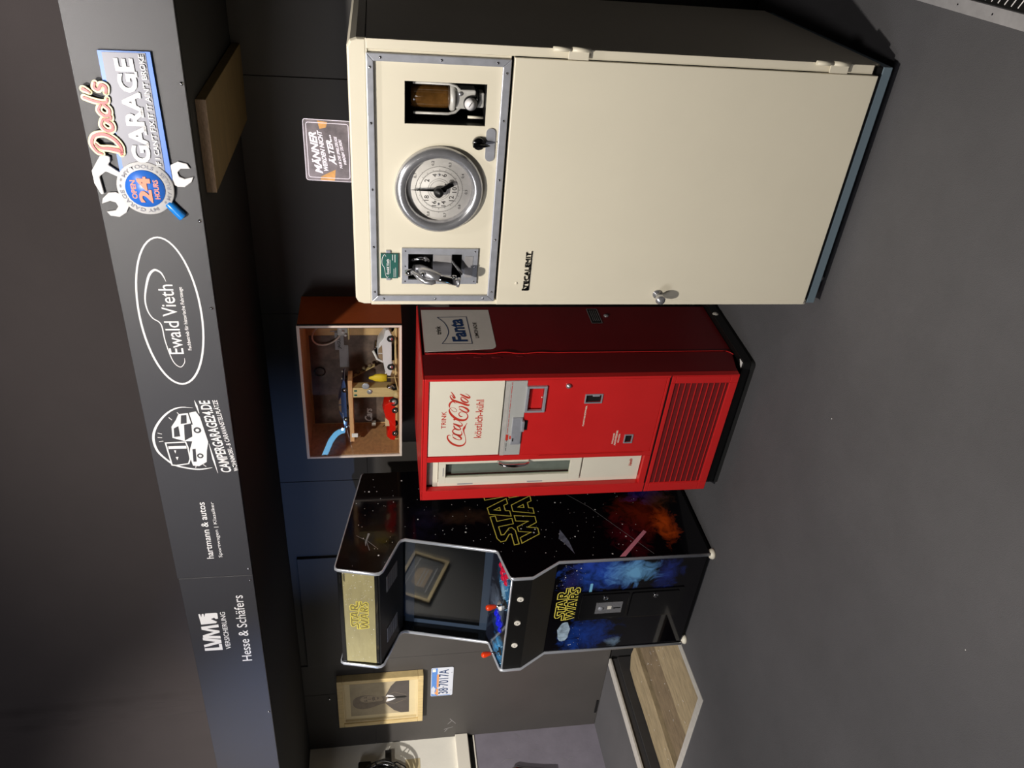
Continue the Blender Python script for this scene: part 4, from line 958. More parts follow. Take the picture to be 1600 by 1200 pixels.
space_logo(mq2, SL, lambda a, b: (.283 + .205 * a, 1.684 + .086 * b), .0034, fill='marquee_dark')

MB().box(.640, .690, .006, .014, 1.806, 1.810).build('marquee_clip', 'black', AR)
# speaker board under the marquee
def sp(u, t, w=0): # t 0..1 from front lower edge of marquee to the screen top
    y = .004 + .205 * t; z = 1.628 - .105 * t; return (u, y - w * .45, z - w * .89)
sb = MB().prism([sp(.018, 0), sp(AW - .018, 0), sp(AW - .018, 1.1), sp(.018, 1.1)], (0, 0, 0), (0, .004, .012)).build('speaker_board', 'black_vinyl', AR)
for c in (.165, .545):
    g_ = MB().prism([sp(c - .055, .30, .0005), sp(c + .055, .30, .0005), sp(c + .055, .78, .0005), sp(c - .055, .78, .0005)], (0, 0, 0), (0, -.001, -.002)).build('speaker_grille', 'print_grey', sb)
    mb = MB()
    for k in range(8):
        for j in range(5): 
            q = sp(c - .045 + k * .0128, .36 + j * .09, .0035); mb.box(q[0] - .0035, q[0] + .0035, q[1] - .0032, q[1] + .0032, q[2] - .001, q[2])
    mb.build('grille_holes', 'black', g_)
# screen
def scp(u, v, w=0): # v metres up the glass from the control panel
    t = (.1, .43); l = math.hypot(*t); ty, tz = t[0] / l, t[1] / l
    return (u, .150 + ty * v - tz * w, 1.062 + tz * v + ty * w)
MB().prism([scp(.018, 0), scp(AW - .018, 0), scp(AW - .018, .475), scp(.018, .475)], (0, .012, 0), (0, .024, 0)).build('screen_bezel', 'bezel_reflection_blue', AR)
MB().prism([scp(.050, .052, .0), scp(AW - .05, .052, .0), scp(AW - .05, .402, .0), scp(.05, .402, .0)], (0, .0105, 0), (0, .0118, 0)).build('monitor', 'dark_glass', AR)
MB().prism([scp(.0185, -.01), scp(AW - .0185, -.01), scp(AW - .0185, .475), scp(.0185, .475)], (0, 0, 0), (0, .003, 0)).build('screen_glass', 'glass', AR)
# control panel
def cpp(u, v, w=0):
    t = (.172, .045); l = math.hypot(*t); ty, tz = t[0] / l, t[1] / l
    return (u, -.072 + ty * v - tz * w, 1.022 + tz * v + ty * w)
art_mat('panel_art', [(.60, -.02, .14, .10, (64, 150, 214), 1.0), (.10, -.02, .12, .08, (60, 160, 226), 1.0), (.38, .05, .12, .1, (110, 124, 146), .8), (.52, .0, .08, .03, (170, 214, 240), .8), (.25, .04, .1, .05, (50, 90, 190), .7)], base=(26, 30, 44), rough=.1, axes='xy')
cpn = MB().prism([cpp(.0185, 0), cpp(AW - .0185, 0), cpp(AW - .0185, .222), cpp(.0185, .222)], (0, 0, 0), (0, 0, -.012)).build('control_panel', 'panel_art', AR)
MB().tube([(.018, -.077, 1.022), (AW - .018, -.077, 1.022)], .0055, 8).build('front_edging', 'edge_chrome', cpn)
rnd = random.Random(11)
mb = MB()
for k in range(26):
    u = rnd.choice([rnd.uniform(.45, .68), rnd.uniform(.03, .24)]); v = rnd.uniform(.005, .10); L = rnd.uniform(.015, .05)
    ribbon(mb, [(u, v, .0006), (u - L * .4, v + L * .25, rnd.uniform(.002, .005)), (u - L, v + L * .7, .0005)], None, cpp, .0006)
mb.build('printed_streaks', 'nebula_pale', cpn)['kind'] = 'stuff'
def button(u, v, m, par, r=.0145):
    c = Vector(cpp(u, v)); ax = Vector((0, -.045, .172)).normalized()
    o = MB().lathe([(r + .003, 0), (r + .003, .003), (r, .0045), (r - .003, .008), (r - .004, .0065), (0, .006)], c, ax, 18).build('push_button', m, par); return o
for (u, v) in ((.655, .125), (.665, .085), (.648, .10), (.632, .065), (.622, .105), (.605, .055), (.60, .092), (.66, .05)): button(u, v, 'btn_red', AR, .0125)
for (u, v) in ((.325, .115), (.300, .125), (.292, .095), (.318, .085), (.275, .070), (.298, .060), (.258, .095), (.245, .065)): button(u, v, 'btn_blue', AR, .0125)
tb = MB(); c = Vector(cpp(.405, .088)); tb.sphere(c, .027, 20, 1, 1, .55); tb.build('trackball', 'glow_white', AR)
for (u, v) in ((.475, .035), (.112, .035)):
    c = Vector(cpp(u, v)); ax = Vector((0, -.03, .172)).normalized()
    js = MB().lathe([(.022, .0), (.021, .003), (.008, .006)], c, ax, 20).build('joystick', 'rubber', AR)
    MB().cyl(c + ax * .004, c + ax * .052, .005, .005, 10).build('shaft', 'chrome', js)
    MB().lathe([(.007, 0), (.0095, .004), (.0125, .020), (.0150, .034), (.0145, .043), (.010, .050), (.003, .0525), (0, .053)], c + ax * .048, ax, 20).build('bat_top', 'stick_red', js)
MB().prism([(.0185, -.078, 1.020), (.0185, -.078, .925), (.0185, .004, .790), (.0185, .02, .80), (.0185, -.05, 1.018)], (0, 0, 0), (AW - .037, 0, 0)).build('panel_front', 'black_vinyl', AR)
for u in (.5535, .380, .208):
    b_ = MB().lathe([(.0165, 0), (.0165, .003), (.0135, .006), (.0115, .005), (0, .005)], (u, -.078, .971), (0, -1, 0), 22).build('front_button', 'btn_white', AR)
    MB().lathe([(.0035, 0), (0, .0006)], (u - .001, -.0832, .970), (0, -1, 0), 10, caps=False).build('button_icon', 'black', b_)
# lower front door with artwork
art_mat('front_art', [(.60, .52, .13, .26, (40, 84, 190), 1.0), (.60, .40, .10, .16, (120, 184, 226), .85), (.66, .62, .07, .10, (40, 70, 170), .9), (.58, .22, .14, .08, (40, 60, 150), .6), (.55, .70, .16, .06, (36, 26, 74), .8), (.14, .56, .16, .16, (20, 52, 130), 1.0), (.10, .66, .1, .06, (24, 60, 140), .8), (.06, .42, .04, .06, (150, 180, 210), .5)], rough=.06)
fd = MB().box(.0185, AW - .0185, .006, .022, .035, .788).build('front_door', 'front_art', AR)
FA = front(.006)
star_dots('printed_stars', fd, FA, (.50, .68, .64, .78), 40, seed=8, rr=(.0008, .002)); star_dots('printed_stars', fd, FA, (.06, .26, .60, .72), 14, seed=9, rr=(.0008, .002))
space_logo(fd, FA, lambda a, b: (.268 + .246 * a, .652 + .110 * b), .0048)
mb = MB(); rnd = random.Random(3)
P = [(.175 + (.072 + .012 * rnd.random()) * math.cos(2 * math.pi * k / 14) , .700 + (.028 + .010 * rnd.random()) * math.sin(2 * math.pi * k / 14)) for k in range(14)]
mb.poly([FA(u, v, .0006) for u, v in P]); mb.build('printed_asteroid', 'rock_grey', fd)
mb = MB(); mb.poly([FA(u, v, .0006) for u, v in rrect(.470, .535, .592, .606, .006)]); mb.build('printed_light_bar', 'pale_blue', fd)
cd = MB().prism([(u, 0, v) for u, v in rrect(.262, .474, .105, .658, .008)], (0, .006, 0), (0, -.0005, 0)).build('coin_door_frame', 'black_gloss', AR, bevel=.001)
for (a, b, c, e) in ((.280, .458, .392, .640), (.272, .456, .128, .380)):
    P = rrect(a, b, c, e, .012)
    d_ = MB().prism([(u, 0, v) for u, v in P], (0, -.0006, 0), (0, -.006, 0)).build('coin_door', 'black_gloss', cd, bevel=.002)
cm = MB(); holed_plate(cm, .320, .402, .422, .559, -.010, -.006, [(.352, .372, .475, .500), (.350, .365, .515, .545)]); cmo = cm.build('coin_mechanism', 'chrome_worn', AR, bevel=.0015)
MB().box(.352, .374, -.012, -.008, .478, .498).build('button', 'btn_white', cmo)
MB().lathe([(.014, 0), (.012, .003), (0, .003)], (.358, -.010, .533), (0, -1, 0), 16).build('slot_dial', 'alu', cmo)
MB().box(.3555, .3615, -.0115, -.0095, .430, .468).build('coin_slot', 'dark_slot', cmo)
for (u, v) in ((.434, .517), (.4325, .255)):
    l_ = MB().lathe([(.014, 0), (.013, .005), (.010, .007), (.009, .005), (.0, .005)], (u, -.006, v), (0, -1, 0), 20).build('lock', 'chrome', AR)
    MB().box(u - .001, u + .001, -.0115, -.0105, v - .005, v + .005).build('key_slot', 'dark_slot', l_)
ft = None
for (x, y) in ((.69, .015), (.02, .02), (.69, .62), (.02, .62)):
    if ft is None: ft = MB().lathe([(.0, 0), (.026, 0), (.027, .010), (.022, .020), (.008, .029), (.0, .030)], (0, 0, 0), (0, 0, 1), 22, caps=False).build('foot', 'cream_white', AR); q = ft
    else: q = link_copy(ft, AR)
    q.location = (x, y, 0)
MB().box(.02, AW - .02, .030, .64, .006, .0335).build('plinth', 'dark_slot', AR)

# ================================================================== glazed display case on the wall
DC = thing('display_case', 'wall-mounted wooden display case with glass front holding a miniature garage scene', 'display case', (-2.575, 3.175, 0), 0)
cw_, z0_, z1_, dp = .770, 1.506, 1.975, .284
mb = MB(); mb.box(0, .012, .012, dp, z0_ + .018, z1_ + .004); mb.box(0, cw_ - .012, .012, dp, z1_ - .008, z1_ + .004); mb.box(0, cw_ - .012, .012, dp, z0_ + .004, z0_ + .016)
mb.build('carcass', 'case_wood', DC)
MB().box(cw_ - .012, cw_, .012, dp, z0_, z1_).build('outer_side', 'case_orange', DC)
MB().box(cw_ - .014, cw_ + .002, .0, .012, z0_, z1_).build('side_strip', 'black', DC)
mb = MB()
mb.box(0, cw_, -.002, .010, z1_ - .010, z1_ + .004); mb.box(0, cw_, -.002, .010, z0_, z0_ + .012); mb.box(0, .011, -.002, .010, z0_ + .012, z1_ - .010); mb.box(cw_ - .011, cw_, -.002, .010, z0_ + .012, z1_ - .010)
mb.build('front_frame', 'case_frame', DC, bevel=.0015)
MB().box(.011, cw_ - .011, .004, .007, z0_ + .012, z1_ - .010).build('front_glass', 'glass', DC)
MB().box(.012, cw_ - .012, dp - .012, dp, z0_ + .016, z1_ - .008).build('back_panel', 'card_brown', DC)
MB().box(.02, .56, dp - .014, dp - .012, z0_ + .05, z1_ - .02).build('back_poster', 'poster_dark', DC)
MB().box(cw_ - .0135, cw_ - .012, .02, .27, z0_ + .03, z1_ - .01).build('inner_side', 'card_brown', DC)
ZF = z0_ + .016; CX, CY = -2.575, 3.175
def at(x, y=3.24): return x, y
def prop(nm, mb, m, label, cat, bevel=0): o = mb.build(nm, m, bevel=bevel); return tag(o, label, cat)
def toy_car(name, label, x0, x1, y, z, h, m, open_=False, face=1, rr=None):
    """side-on miniature between x0 (tail) and x1 (nose)"""
    L = abs(x1 - x0); s = 1 if x1 > x0 else -1; t = thing(name, label, 'model car', (x0, y, z), 0); hw = L * .19
    rr = rr or L * .075
    if not open_:
        prof = [(0, .30), (.01, .52), (.08, .60), (.18, .66), (.30, .95), (.42, 1.0), (.58, .97), (.70, .70), (.90, .60), (.99, .45), (1.0, .25), (.9, .16), (.1, .16)]
    else:
        prof = [(0, .25), (.02, .55), (.10, .78), (.22, .74), (.34, .62), (.40, .60), (.52, .66), (.60, .86), (.80, .98), (.94, .90), (1.0, .55), (1.0, .2), (.1, .16)]
    b = MB(); N = 5; rings = []
    for k in range(-2, 3):
        f = 1 - .05 * k * k * .5; rings.append([(s * L * u, k * hw / 2, h * (v * (f if v > .3 else 1))) for u, v in prof])
    b.rings(rings, smooth=False); b.build('car_body', m, t, bevel=.002)
    if not open_:
        for P in ([(.32, .70), (.40, .90), (.49, .92), (.49, .68)], [(.51, .68), (.51, .92), (.58, .89), (.66, .68)]):
            w_o = MB().prism([(s * L * u, -hw * 1.005, h * v) for u, v in P], (0, 0, 0), (0, -.0015, 0)).build('side_window', 'paper_photo', t)
    else:
        MB().box(min(s * L * .36, s * L * .56), max(s * L * .36, s * L * .56), -hw * .8, hw * .8, h * .55, h * .82).build('seats', 'beige', t, bevel=.002)
        MB().prism([(s * L * .56, -hw * .8, h * .7), (s * L * .60, -hw * .8, h * 1.05), (s * L * .60, hw * .8, h * 1.05), (s * L * .56, hw * .8, h * .7)], (0, 0, 0), (.001, 0, 0)).build('windscreen', 'glass', t)
    wv = None
    for u in (.19, .80):
        for sy in (-1, 1):
            if wv is None:
                wv = MB().lathe([(.0, -.004), (rr * .8, -.005), (rr, -.004), (rr, .004), (0, .004)], (0, 0, 0), (0, 1, 0), 18, caps=False).build('wheel', 'rubber', t)
                hb = MB().lathe([(.0, 0), (rr * .6, 0), (rr * .5, .0015), (.0, .0025)], (0, -.0055, 0), (0, -1, 0), 14, caps=False).build('hub_cap', 'chrome', wv); q = wv
            else: q = link_copy(wv, t); link_copy(hb, q)
            q.location = (s * L * u, sy * hw * .96, rr)
    for u in (0.0, 1.0): MB().box(min(s * L * u, s * L * u) - .002, s * L * u + .002, -hw * .8, hw * .8, h * .22, h * .30).build('bumper', 'chrome', t)
    for sy in (-1, 1): MB().sphere((s * L * .985, sy * hw * .6, h * .52), .0045, 8).build('headlamp', 'glow_white', t)
    return t
toy_car('model_car', 'silver miniature saloon at the right end of the display case', -1.835, -2.09, 3.235, ZF + .018, .083, 'car_silver', rr=.0175)
toy_car('model_car', 'red miniature open roadster on the left of the display case floor', -2.50, -2.265, 3.255, ZF + .001, .080, 'car_red', True, rr=.016)
toy_car('model_car', 'small dark blue miniature car raised on the lift in the display case', -2.44, -2.15, 3.30, 1.768, .05, 'car_blue', rr=.014)
prop('ramp_board', MB().box(-2.095, -1.83, 3.20, 3.28, ZF + .010, ZF + .0175), 'frame_wood', 'thin wooden ramp board under the silver miniature car', 'board')
q = prop('ramp_block', MB().lathe([(0, 0), (.016, 0), (.018, .005), (.016, .0098), (0, .0098)], (-1.93, 3.245, ZF), (0, 0, 1), 10, caps=False), 'frame_wood', 'little round wooden block beneath the silver car ramp', 'block')
q = prop('ramp_plank', MB().prism([(-2.10, 3.20, ZF + .0175), (-2.185, 3.20, ZF + .001), (-2.185, 3.225, ZF + .001), (-2.10, 3.225, ZF + .0175)], (0, 0, 0), (0, 0, .0035)), 'frame_wood', 'sloping wooden ramp leading up to the silver miniature car', 'ramp')
sc_ = thing('model_sports_car', 'black and white miniature car with raised bonnet beside the silver car', 'model car', (-2.055, 3.27, ZF + .018))
sc_.location = (-2.065, 3.38, ZF + .001)
mb = MB(); mb.rings([[(u * k, y, v) for u, v in ((-.045, .01), (-.05, .05), (-.02, .095), (.02, .115), (.045, .11), (.03, .085), (.05, .06), (.05, .01))] for k, y in ((.9, -.03), (1, -.01), (1, .02), (.9, .04))], smooth=False)
mb.build('car_body', 'black_gloss', sc_, bevel=.004)
MB().tube([(-.05, -.03, .02), (-.055, -.032, .055), (-.028, -.032, .10), (.018, -.032, .118)], .006, 8).build('white_bonnet', 'print_white', sc_)
MB().tube([(.03, -.03, .11), (.045, -.032, .10), (.03, -.033, .08), (.045, -.033, .065)], .006, 8).build('chrome_grille', 'chrome', sc_)
co = thing('yellow_work_coat', 'yellow miniature work coat hanging on a little wooden stand', 'coat', (-2.155, 3.27, ZF))
MB().cyl((0, 0, 0), (0, 0, .13), .0028).build('stand', 'frame_wood', co)
MB().rings([[(r * math.cos(a), r * .5 * math.sin(a), z) for a in [2 * math.pi * k / 10 for k in range(10)]] for r, z in ((.022, .055), (.024, .085), (.021, .11), (.012, .125), (.006, .142))], smooth=True).build('coat_cloth', 'yellow', co)
mo = thing('miniature_motor', 'small black and chrome motor beside the wooden lift post', 'model engine', (-2.195, 3.245, ZF))
MB().sphere((0, 0, .018), .02, 12, 1, .8, .9).build('crankcase', 'black_gloss', mo)
MB().cyl((-.004, -.006, .03), (.012, -.008, .052), .008, .009, 10).build('cylinder', 'chrome', mo); MB().tube([(.01, -.015, .02), (.022, -.018, .03), (.016, -.018, .045)], .004, 8).build('exhaust', 'chrome', mo)
lf = thing('car_lift', 'miniature wooden car lift with post and overhead beam carrying the blue car', 'model lift', (-2.225, 3.25, ZF))
MB().box(-.028, .028, -.005, .045, 0, .222).build('post', 'frame_wood', lf, bevel=.001)
MB().box(-.30, .075, -.01, .08, .2225, .2435).build('beam', 'case_wood', lf, bevel=.001)
MB().box(-.268, -.245, -.014, -.0105, .205, .235).build('beam_plate', 'print_white', lf)
for (u, v, m) in ((-.014, .208, 'green_card'), (.012, .208, 'green_card')): MB().box(u - .005, u + .005, -.0062, -.0052, v - .007, v + .007).build('button', m, lf)
MB().lathe([(.013, 0), (.013, .003), (.0, .0032)], (.006, -.0055, .140), (0, -1, 0), 20).build('dial', 'alu', lf)
prop('round_badge', MB().lathe([(.018, 0), (.018, .002), (.015, .0025), (.0, .0025)], (-2.185, 3.243, 1.680), (0, -1, 0), 24), 'alu', 'small round metal badge beside the lift post', 'badge')
wl_ = thing('loose_wheel', 'loose miniature tyre leaning against the lift post foot', 'model wheel', (-2.268, 3.222, ZF + .021)); wl_.rotation_euler = (0, 0, R(30))
MB().lathe([(.010, -.006), (.020, -.007), (.0212, 0), (.020, .007), (.010, .006)], (0, 0, 0), (0, 1, 0), 20).build('tyre', 'rubber', wl_); MB().lathe([(.0, 0), (.012, 0), (.010, .003), (.0, .003)], (0, -.006, 0), (0, -1, 0), 16, caps=False).build('rim', 'alu', wl_)
prop('wood_block', MB().lathe([(0, 0), (.020, 0), (.022, .008), (.018, .022), (0, .024)], (-2.215, 3.215, ZF), (0, 0, 1), 9, caps=False), 'frame_wood', 'rough wood block at the foot of the lift post', 'block')
tr = thing('tool_rack', 'slanting miniature rack of brown pots on the case back wall', 'rack', (-2.20, 3.40, 1.70)); tr.rotation_euler = (0, R(58), 0)
MB().box(-.075, .075, -.01, .01, -.004, .0).build('rail', 'frame_wood', tr)
for k in range(4): MB().lathe([(.009, 0), (.011, .014), (.007, .018), (.0, .018)], (-.055 + k * .036, 0, .0), (0, 0, 1), 10).build('pot', 'old_wood_dark', tr)
hs = MB().tube([(-1.955 + .105 * 1.0 * math.cos(a) * .62 - .04, 3.43, 1.865 + .075 * math.sin(a) * .9 - .25 * (.1 * math.cos(a))) for a in [R(20 + 16 * k) for k in range(20)]], .0045, 8)
prop('hose_loop', hs, 'case_frame', 'pale hose looped on the upper right of the case back wall', 'hose')
ws = thing('wall_sign', 'small grey framed sign with dark lettering high on the right of the case back wall', 'sign', (-2.045, 3.440, 1.805))
MB().box(-.05, .05, 0, .003, -.02, .024).build('plate', 'plate_metal', ws); text('lettering', 'JAGUAR', ws, front(-.0002), -.044, -.008, .088, .020, 'print_dark', bold=.02)
en = thing('miniature_engine', 'grey miniature engine with white parts on a small shelf, top right of the case', 'model engine', (-1.925, 3.35, 1.758))
MB().box(-.04, .045, -.03, .05, -.006, 0).build('shelf', 'frame_wood', en); MB().box(-.025, .025, -.02, .02, 0, .05).build('block', 'steel_paint', en, bevel=.004)
for k in range(3): MB().cyl((-.018 + k * .018, -.022, .012 + .012 * k), (-.018 + k * .018, -.03, .012 + .012 * k), .006).build('pulley', 'print_white', en)
MB().cyl((-.01, 0, .05), (-.01, 0, .085), .004, .002).build('aerial', 'alu', en)
prop('steering_ring', MB().tube([(-2.225 + .026 * math.cos(R(18 * k)), 3.44, 1.912 + .026 * math.sin(R(18 * k))) for k in range(20)], .003, 6, closed=True), 'black_gloss', 'thin black ring hanging high on the dark poster of the case', 'ring')
prop('spare_tyre', MB().tube([(-2.345 + .016 * math.cos(R(24 * k)), 3.43, 1.625 + .018 * math.sin(R(24 * k))) for k in range(15)], .006, 6, closed=True), 'rubber', 'small dark tyre on the case back wall left of the post', 'tyre')
ol = thing('oil_can', 'tiny white oil can hanging beside the lift post', 'oil can', (-2.258, 3.30, 1.665)); MB().cyl((0, 0, 0), (0, 0, .022), .008, .004, 10).build('can', 'print_white', ol); MB().tube([(0, 0, .02), (.004, 0, .03), (.0, 0, .042), (.008, 0, .048)], .0025, 6).build('spout', 'print_white', ol)
sg_ = thing('script_sign', 'white script word sign on the lower left of the case back wall', 'sign', (-2.66, 3.445, 1.655)) ; sg_.location = (-2.535, 3.445, 1.655)
text('lettering', 'Cars', sg_, front(0), 0, 0, 1, 1, 'print_white', bold=.02, depth=.003, thick=True, shear=.3, warp=lambda a, b: (-.01 + .085 * a, .0 + .040 * b))
prop('pale_box', MB().box(-2.548, -2.528, 3.20, 3.225, ZF + .115, ZF + .137), 'steel_paint', 'small pale box near the lower left corner of the case', 'box', .001)
bpy.data.objects['pale_box'].location = (0, .2, 0)
prop('pipe_clamp', MB().tube([(-2.545, 3.39, 1.60), (-2.53, 3.388, 1.585), (-2.50, 3.386, 1.572), (-2.46, 3.384, 1.566)], .002, 6), 'black', 'thin bent dark pipe low on the left of the case', 'pipe')
prop('white_rod', MB().cyl((-2.556, 3.32, 1.735), (-2.47, 3.31, 1.775), .0022, .0035), 'glow_white', 'thin white rod below the beam on the left side of the case', 'rod')
bench = thing('workbench', 'tiny wooden workbench on the far left of the case floor', 'model bench', (-2.52, 3.32, ZF))
MB().box(-.04, .03, -.03, .03, .028, .034).build('bench_top', 'frame_wood', bench)
lg = None
for (a, b) in ((-.035, -.025), (.025, -.025), (-.035, .025), (.025, .025)):
    if lg is None: lg = MB().box(-.003, .003, -.003, .003, 0, .028).build('leg', 'frame_wood', bench); q = lg
    else: q = link_copy(lg, bench)
    q.location = (a, b, 0)
prop('grey_wall_card', MB().box(-2.20, -2.07, 3.443, 3.446, 1.765, 1.81), 'plate_metal', 'plain grey card strip in the middle of the case back wall', 'card')

# ================================================================== left back wall: portrait, number plate
PF = thing('framed_portrait', 'framed monochrome portrait drawing of a balding man in a dark suit', 'picture', (-5.245, 3.4585, 1.352))
pw, ph, pd = .525, .592, .055
mb = MB()
for a, b, c, d in ((0, pw, 0, .036), (0, pw, ph - .036, ph), (0, .036, .036, ph - .036), (pw - .036, pw, .036, ph - .036)):
    mb.box(a, b, -pd, 0, c, d)
mb.build('frame', 'frame_wood', PF, bevel=.003)
mb = MB(); 
for a, b, c, d in ((.036, pw - .036, .036, .045), (.036, pw - .036, ph - .045, ph - .036), (.036, .045, .045, ph - .045), (pw - .045, pw - .036, .045, ph - .045)): mb.box(a, b, -pd + .012, 0, c, d)
mb.build('inner_lip', 'paper_tan', PF)
MB().box(.04, pw - .04, -.026, -.02, .04, ph - .04).build('mount', 'paper_tan', PF)
FP = front(-.0262)
pic = MB().box(.085, pw - .075, -.0268, -.0262, .098, ph - .085).build('drawing', 'portrait_bg', PF)
FP = front(-.0268)
sh = [(.085, .098), (.085, .155), (.12, .205), (.17, .240), (.205, .262), (.30, .262), (.345, .245), (.40, .225), (.45, .19), (.45, .098)]
mb = MB(); mb.poly([FP(u, v, .0004) for u, v in sh]); mb.build('suit', 'portrait_dark', pic)
mb = MB(); mb.poly([FP(u, v, .0008) for u, v in catmull([(.215, .245), (.205, .29), (.185, .33), (.165, .38), (.160, .43), (.185, .475), (.235, .492), (.285, .48), (.312, .44), (.318, .39), (.305, .34), (.29, .30), (.285, .25)], 4, True)]); mb.build('head', 'portrait_mid', pic)
mb = MB(); mb.poly([FP(u, v, .0012) for u, v in catmull([(.245, .285), (.238, .33), (.235, .38), (.245, .425), (.275, .44), (.303, .42), (.311, .38), (.302, .335), (.285, .29)], 4, True)]); mb.build('face', 'portrait_skin', pic)
mb = MB()
for P in ([(.243, .392), (.258, .397), (.268, .392)], [(.282, .393), (.294, .397), (.305, .392)], [(.272, .385), (.269, .365), (.276, .362)], [(.258, .338), (.275, .342), (.29, .338)], [(.25, .348), (.275, .352), (.296, .347)], [(.245, .405), (.262, .408)], [(.283, .407), (.300, .405)], [(.262, .322), (.275, .312), (.286, .324)]):
    ribbon(mb, P, .0045, FP, .0016)
mb.build('facial_features', 'portrait_dark', pic)
mb = MB(); mb.poly([FP(u, v, .0012) for u, v in ((.225, .262), (.24, .215), (.262, .19), (.262, .25))]); mb.poly([FP(u, v, .0012) for u, v in ((.285, .262), (.276, .20), (.296, .215), (.305, .25))]); mb.build('shirt_collar', 'print_white', pic)
mb = MB(); mb.poly([FP(u, v, .0012) for u, v in ((.263, .245), (.275, .245), (.280, .13), (.268, .11), (.258, .13))]); mb.build('necktie', 'black', pic)
mb = MB(); ribbon(mb, [(.225, .262), (.20, .20), (.24, .12)], .003, FP, .0014); ribbon(mb, [(.305, .255), (.33, .2), (.29, .12)], .003, FP, .0014); mb.build('lapels', 'portrait_mid', pic)

NP = thing('number_plate', 'white and blue number plate reading 38-7017A on the dark wall', 'number plate', (-5.037, 3.457, 1.138))
MB().prism([(u, 0, v) for u, v in rrect(0, .322, 0, .157, .012)], (0, 0, 0), (0, -.0022, 0)).build('plate', 'plate_white', NP, bevel=.0006)
FN = front(-.0024)
mb = MB(); mb.poly([FN(u, v, .0002) for u, v in ((.004, .112), (.318, .112), (.318, .148), (.310, .153), (.012, .153), (.004, .148))]); mb.poly([FN(u, v, .0002) for u, v in ((.004, .015), (.010, .015), (.010, .115), (.004, .115))]); mb.build('blue_band', 'plate_blue', NP)
mb = MB(); mb.poly([FN(u, v, .0006) for u, v in ((.10, .102), (.25, .102), (.25, .116), (.10, .116))]); mb.poly([FN(u, v, .0006) for u, v in ((.006, .104), (.09, .104), (.085, .122), (.06, .118), (.04, .13), (.02, .12))]); mb.build('orange_band', 'plate_orange', NP)
mb = MB(); mb.poly([FN(u, v, .0009) for u, v in ((.02, .125), (.05, .13), (.09, .124), (.12, .14), (.09, .152), (.03, .150))]); mb.build('white_script', 'plate_white', NP)
mb = MB(); mb.poly([FN(u, v, .0009) for u, v in ((.28, .125), (.312, .125), (.312, .148), (.28, .148))]); mb.build('tax_sticker', 'btn_white', NP)
text('number', '38·7017A', NP, FN, .024, .034, .275, .068, 'print_navy', bold=.0, depth=.0012, thick=True)
for u in (.06, .262):
    for v in (.012, .145): MB().sphere((u, -.0024, v), .003, 8, 1, .5, 1).build('rivet', 'black' if v < .1 else 'chrome', NP)

# round cage lamp on the white side wall (only its edge is in the photograph)
HL = thing('wall_headlamp', 'black round caged lamp on a bracket on the white side wall', 'lamp', (-5.568, 3.11, 1.655))
ring = lambda x, r, ry=None: [(x, r * math.cos(R(12 * k)), (ry or r) * math.sin(R(12 * k))) for k in range(30)]
MB().lathe([(.10, 0), (.135, .02), (.145, .05), (.140, .06), (.12, .055), (.0, .05)], (0, 0, 0), (1, 0, 0), 36).build('lamp_bowl', 'black_gloss', HL)
MB().tube(ring(.07, .142), .007, 8, closed=True).build('rim', 'chrome', HL)
MB().tube(ring(.095, .152), .006, 8, closed=True).build('cage_ring', 'black', HL)
for k in range(6):
    a = R(60 * k + 15); MB().tube([(.06, .14 * math.cos(a), .14 * math.sin(a)), (.095, .152 * math.cos(a), .152 * math.sin(a)), (.13, .07 * math.cos(a), .07 * math.sin(a)), (.135, 0, 0)], .004, 6).build('cage_bar', 'black', HL)
MB().box(0, .06, .135, .255, -.075, -.030).build('bracket', 'black_vinyl', HL, bevel=.003)
MB().tube([(.03, .15, -.05), (.05, .16, -.11), (.05, .12, -.17), (.04, .05, -.21)], .0045, 8).build('cable', 'black', HL)
MB().box(0, .05, .12, .19, .07, .165).build('mount_plate', 'black_gloss', HL, bevel=.01)

# red chrome-rimmed panel on the lilac wall part; only its corner enters the picture
ST = thing('red_wall_panel', 'red panel with rounded chrome rim on the lilac lower side wall', 'wall panel', (-5.569, 0, 0))
rp = [(y - .035, z) for y, z in [(3.150, .40), (3.160, .50), (3.182, .62), (3.196, .672), (3.190, .696), (3.165, .706), (2.90, .715), (2.62, .70), (2.62, .40)]]
MB().prism([(0, u, v) for u, v in rp], (0, 0, 0), (.020, 0, 0)).build('panel_face', 'red', ST, bevel=.003)
MB().tube([(.018, u, v) for u, v in rp], .009, 8, closed=True).build('chrome_rim', 'chrome', ST)

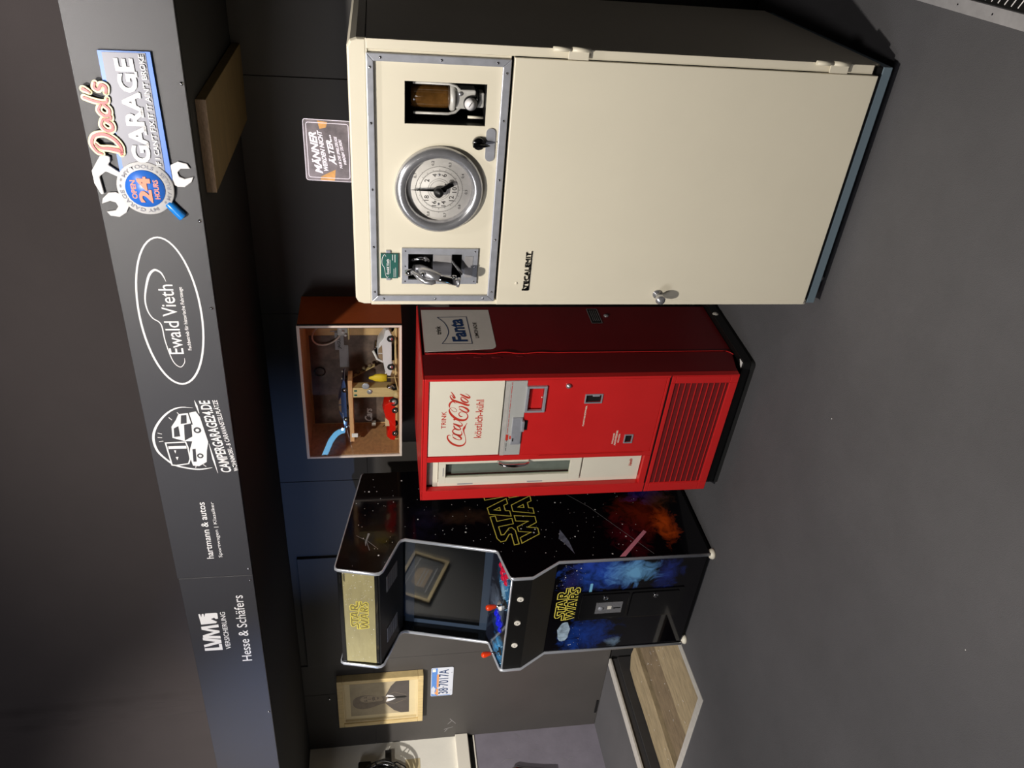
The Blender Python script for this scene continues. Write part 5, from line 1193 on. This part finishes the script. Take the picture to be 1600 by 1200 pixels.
# metal-edged ribbed floor plate at the right
FPL = thing('ribbed_floor_plate', 'flat ribbed metal floor plate with grey riveted edge strip', 'floor plate', (-.247, 2.42, 0), R(-90.5))
MB().box(0, 1.6, 0, .036, 0, .0035).build('edge_strip', 'plate_metal', FPL, bevel=.0008, loc=(0, 0, 0))
MB().box(0, 1.6, .038, .60, 0, .003).build('plate', 'black', FPL)
mb = MB()
for k in range(60):
    y0 = .02 + k * .026
    P = catmull([(y0, .045), (y0 + .018, .09), (y0 + .012, .16), (y0 + .03, .24), (y0 + .02, .34), (y0 + .03, .5)], 4)
    ribbon(mb, P, .0035, lambda u, v, w=0: (u, v, .0032 + w))
mb.build('raised_ribs', 'print_white', FPL)['kind'] = 'stuff'
rv = None
for k in range(10):
    if rv is None: rv = MB().sphere((0, 0, 0), .0035, 8, 1, 1, .4).build('rivet', 'chrome', FPL); q = rv
    else: q = link_copy(rv, FPL)
    q.location = (.08 + k * .15, .018, .0036)

# things of the room that show only as reflections: framed van picture and blue neon on the left wall
VP = thing('framed_van_picture', 'light wooden frame with a dark camper van print on the left wall', 'picture', (-5.568, .60, 2.06))
mb = MB(); holed = [(0, .50, 0, .03), (0, .50, .33, .36), (0, .03, .03, .33), (.47, .50, .03, .33)]
for a, b, c, d in holed: mb.box(0, .03, a, b, c, d)
mb.build('frame', 'frame_wood', VP, bevel=.002); pp = MB().box(0, .012, .03, .47, .03, .33).build('print', 'black_vinyl', VP)
SV = side(.0122); mb = MB()
mb.poly([SV(u, v, .0004) for u, v in ((.14, .11), (.36, .11), (.36, .19), (.33, .25), (.17, .25), (.14, .19))]); mb.build('van_front', 'paper_photo', pp)
mb = MB()
for P in ([(.10, .08), (.40, .08)], [(.15, .15), (.35, .15)], [(.15, .18), (.35, .18)], [(.05, .27), (.45, .29)]): ribbon(mb, P, .012, SV, .0008)
mb.build('van_lines', 'print_grey', pp)
NT = thing('neon_tube', 'curved pale blue neon tube on the left wall', 'neon light', (0, 0, 0))
MB().tube(catmull([(-5.50, -.47, 2.23), (-5.5, -.75, 2.165), (-5.5, -.88, 2.09), (-5.5, -.92, 1.99)], 5), .03, 10).build('tube', 'neon', NT)
for y, z in ((-.47, 2.23), (-.92, 1.99)): MB().cyl((-5.57, y, z), (-5.49, y, z), .012).build('holder', 'black', NT)
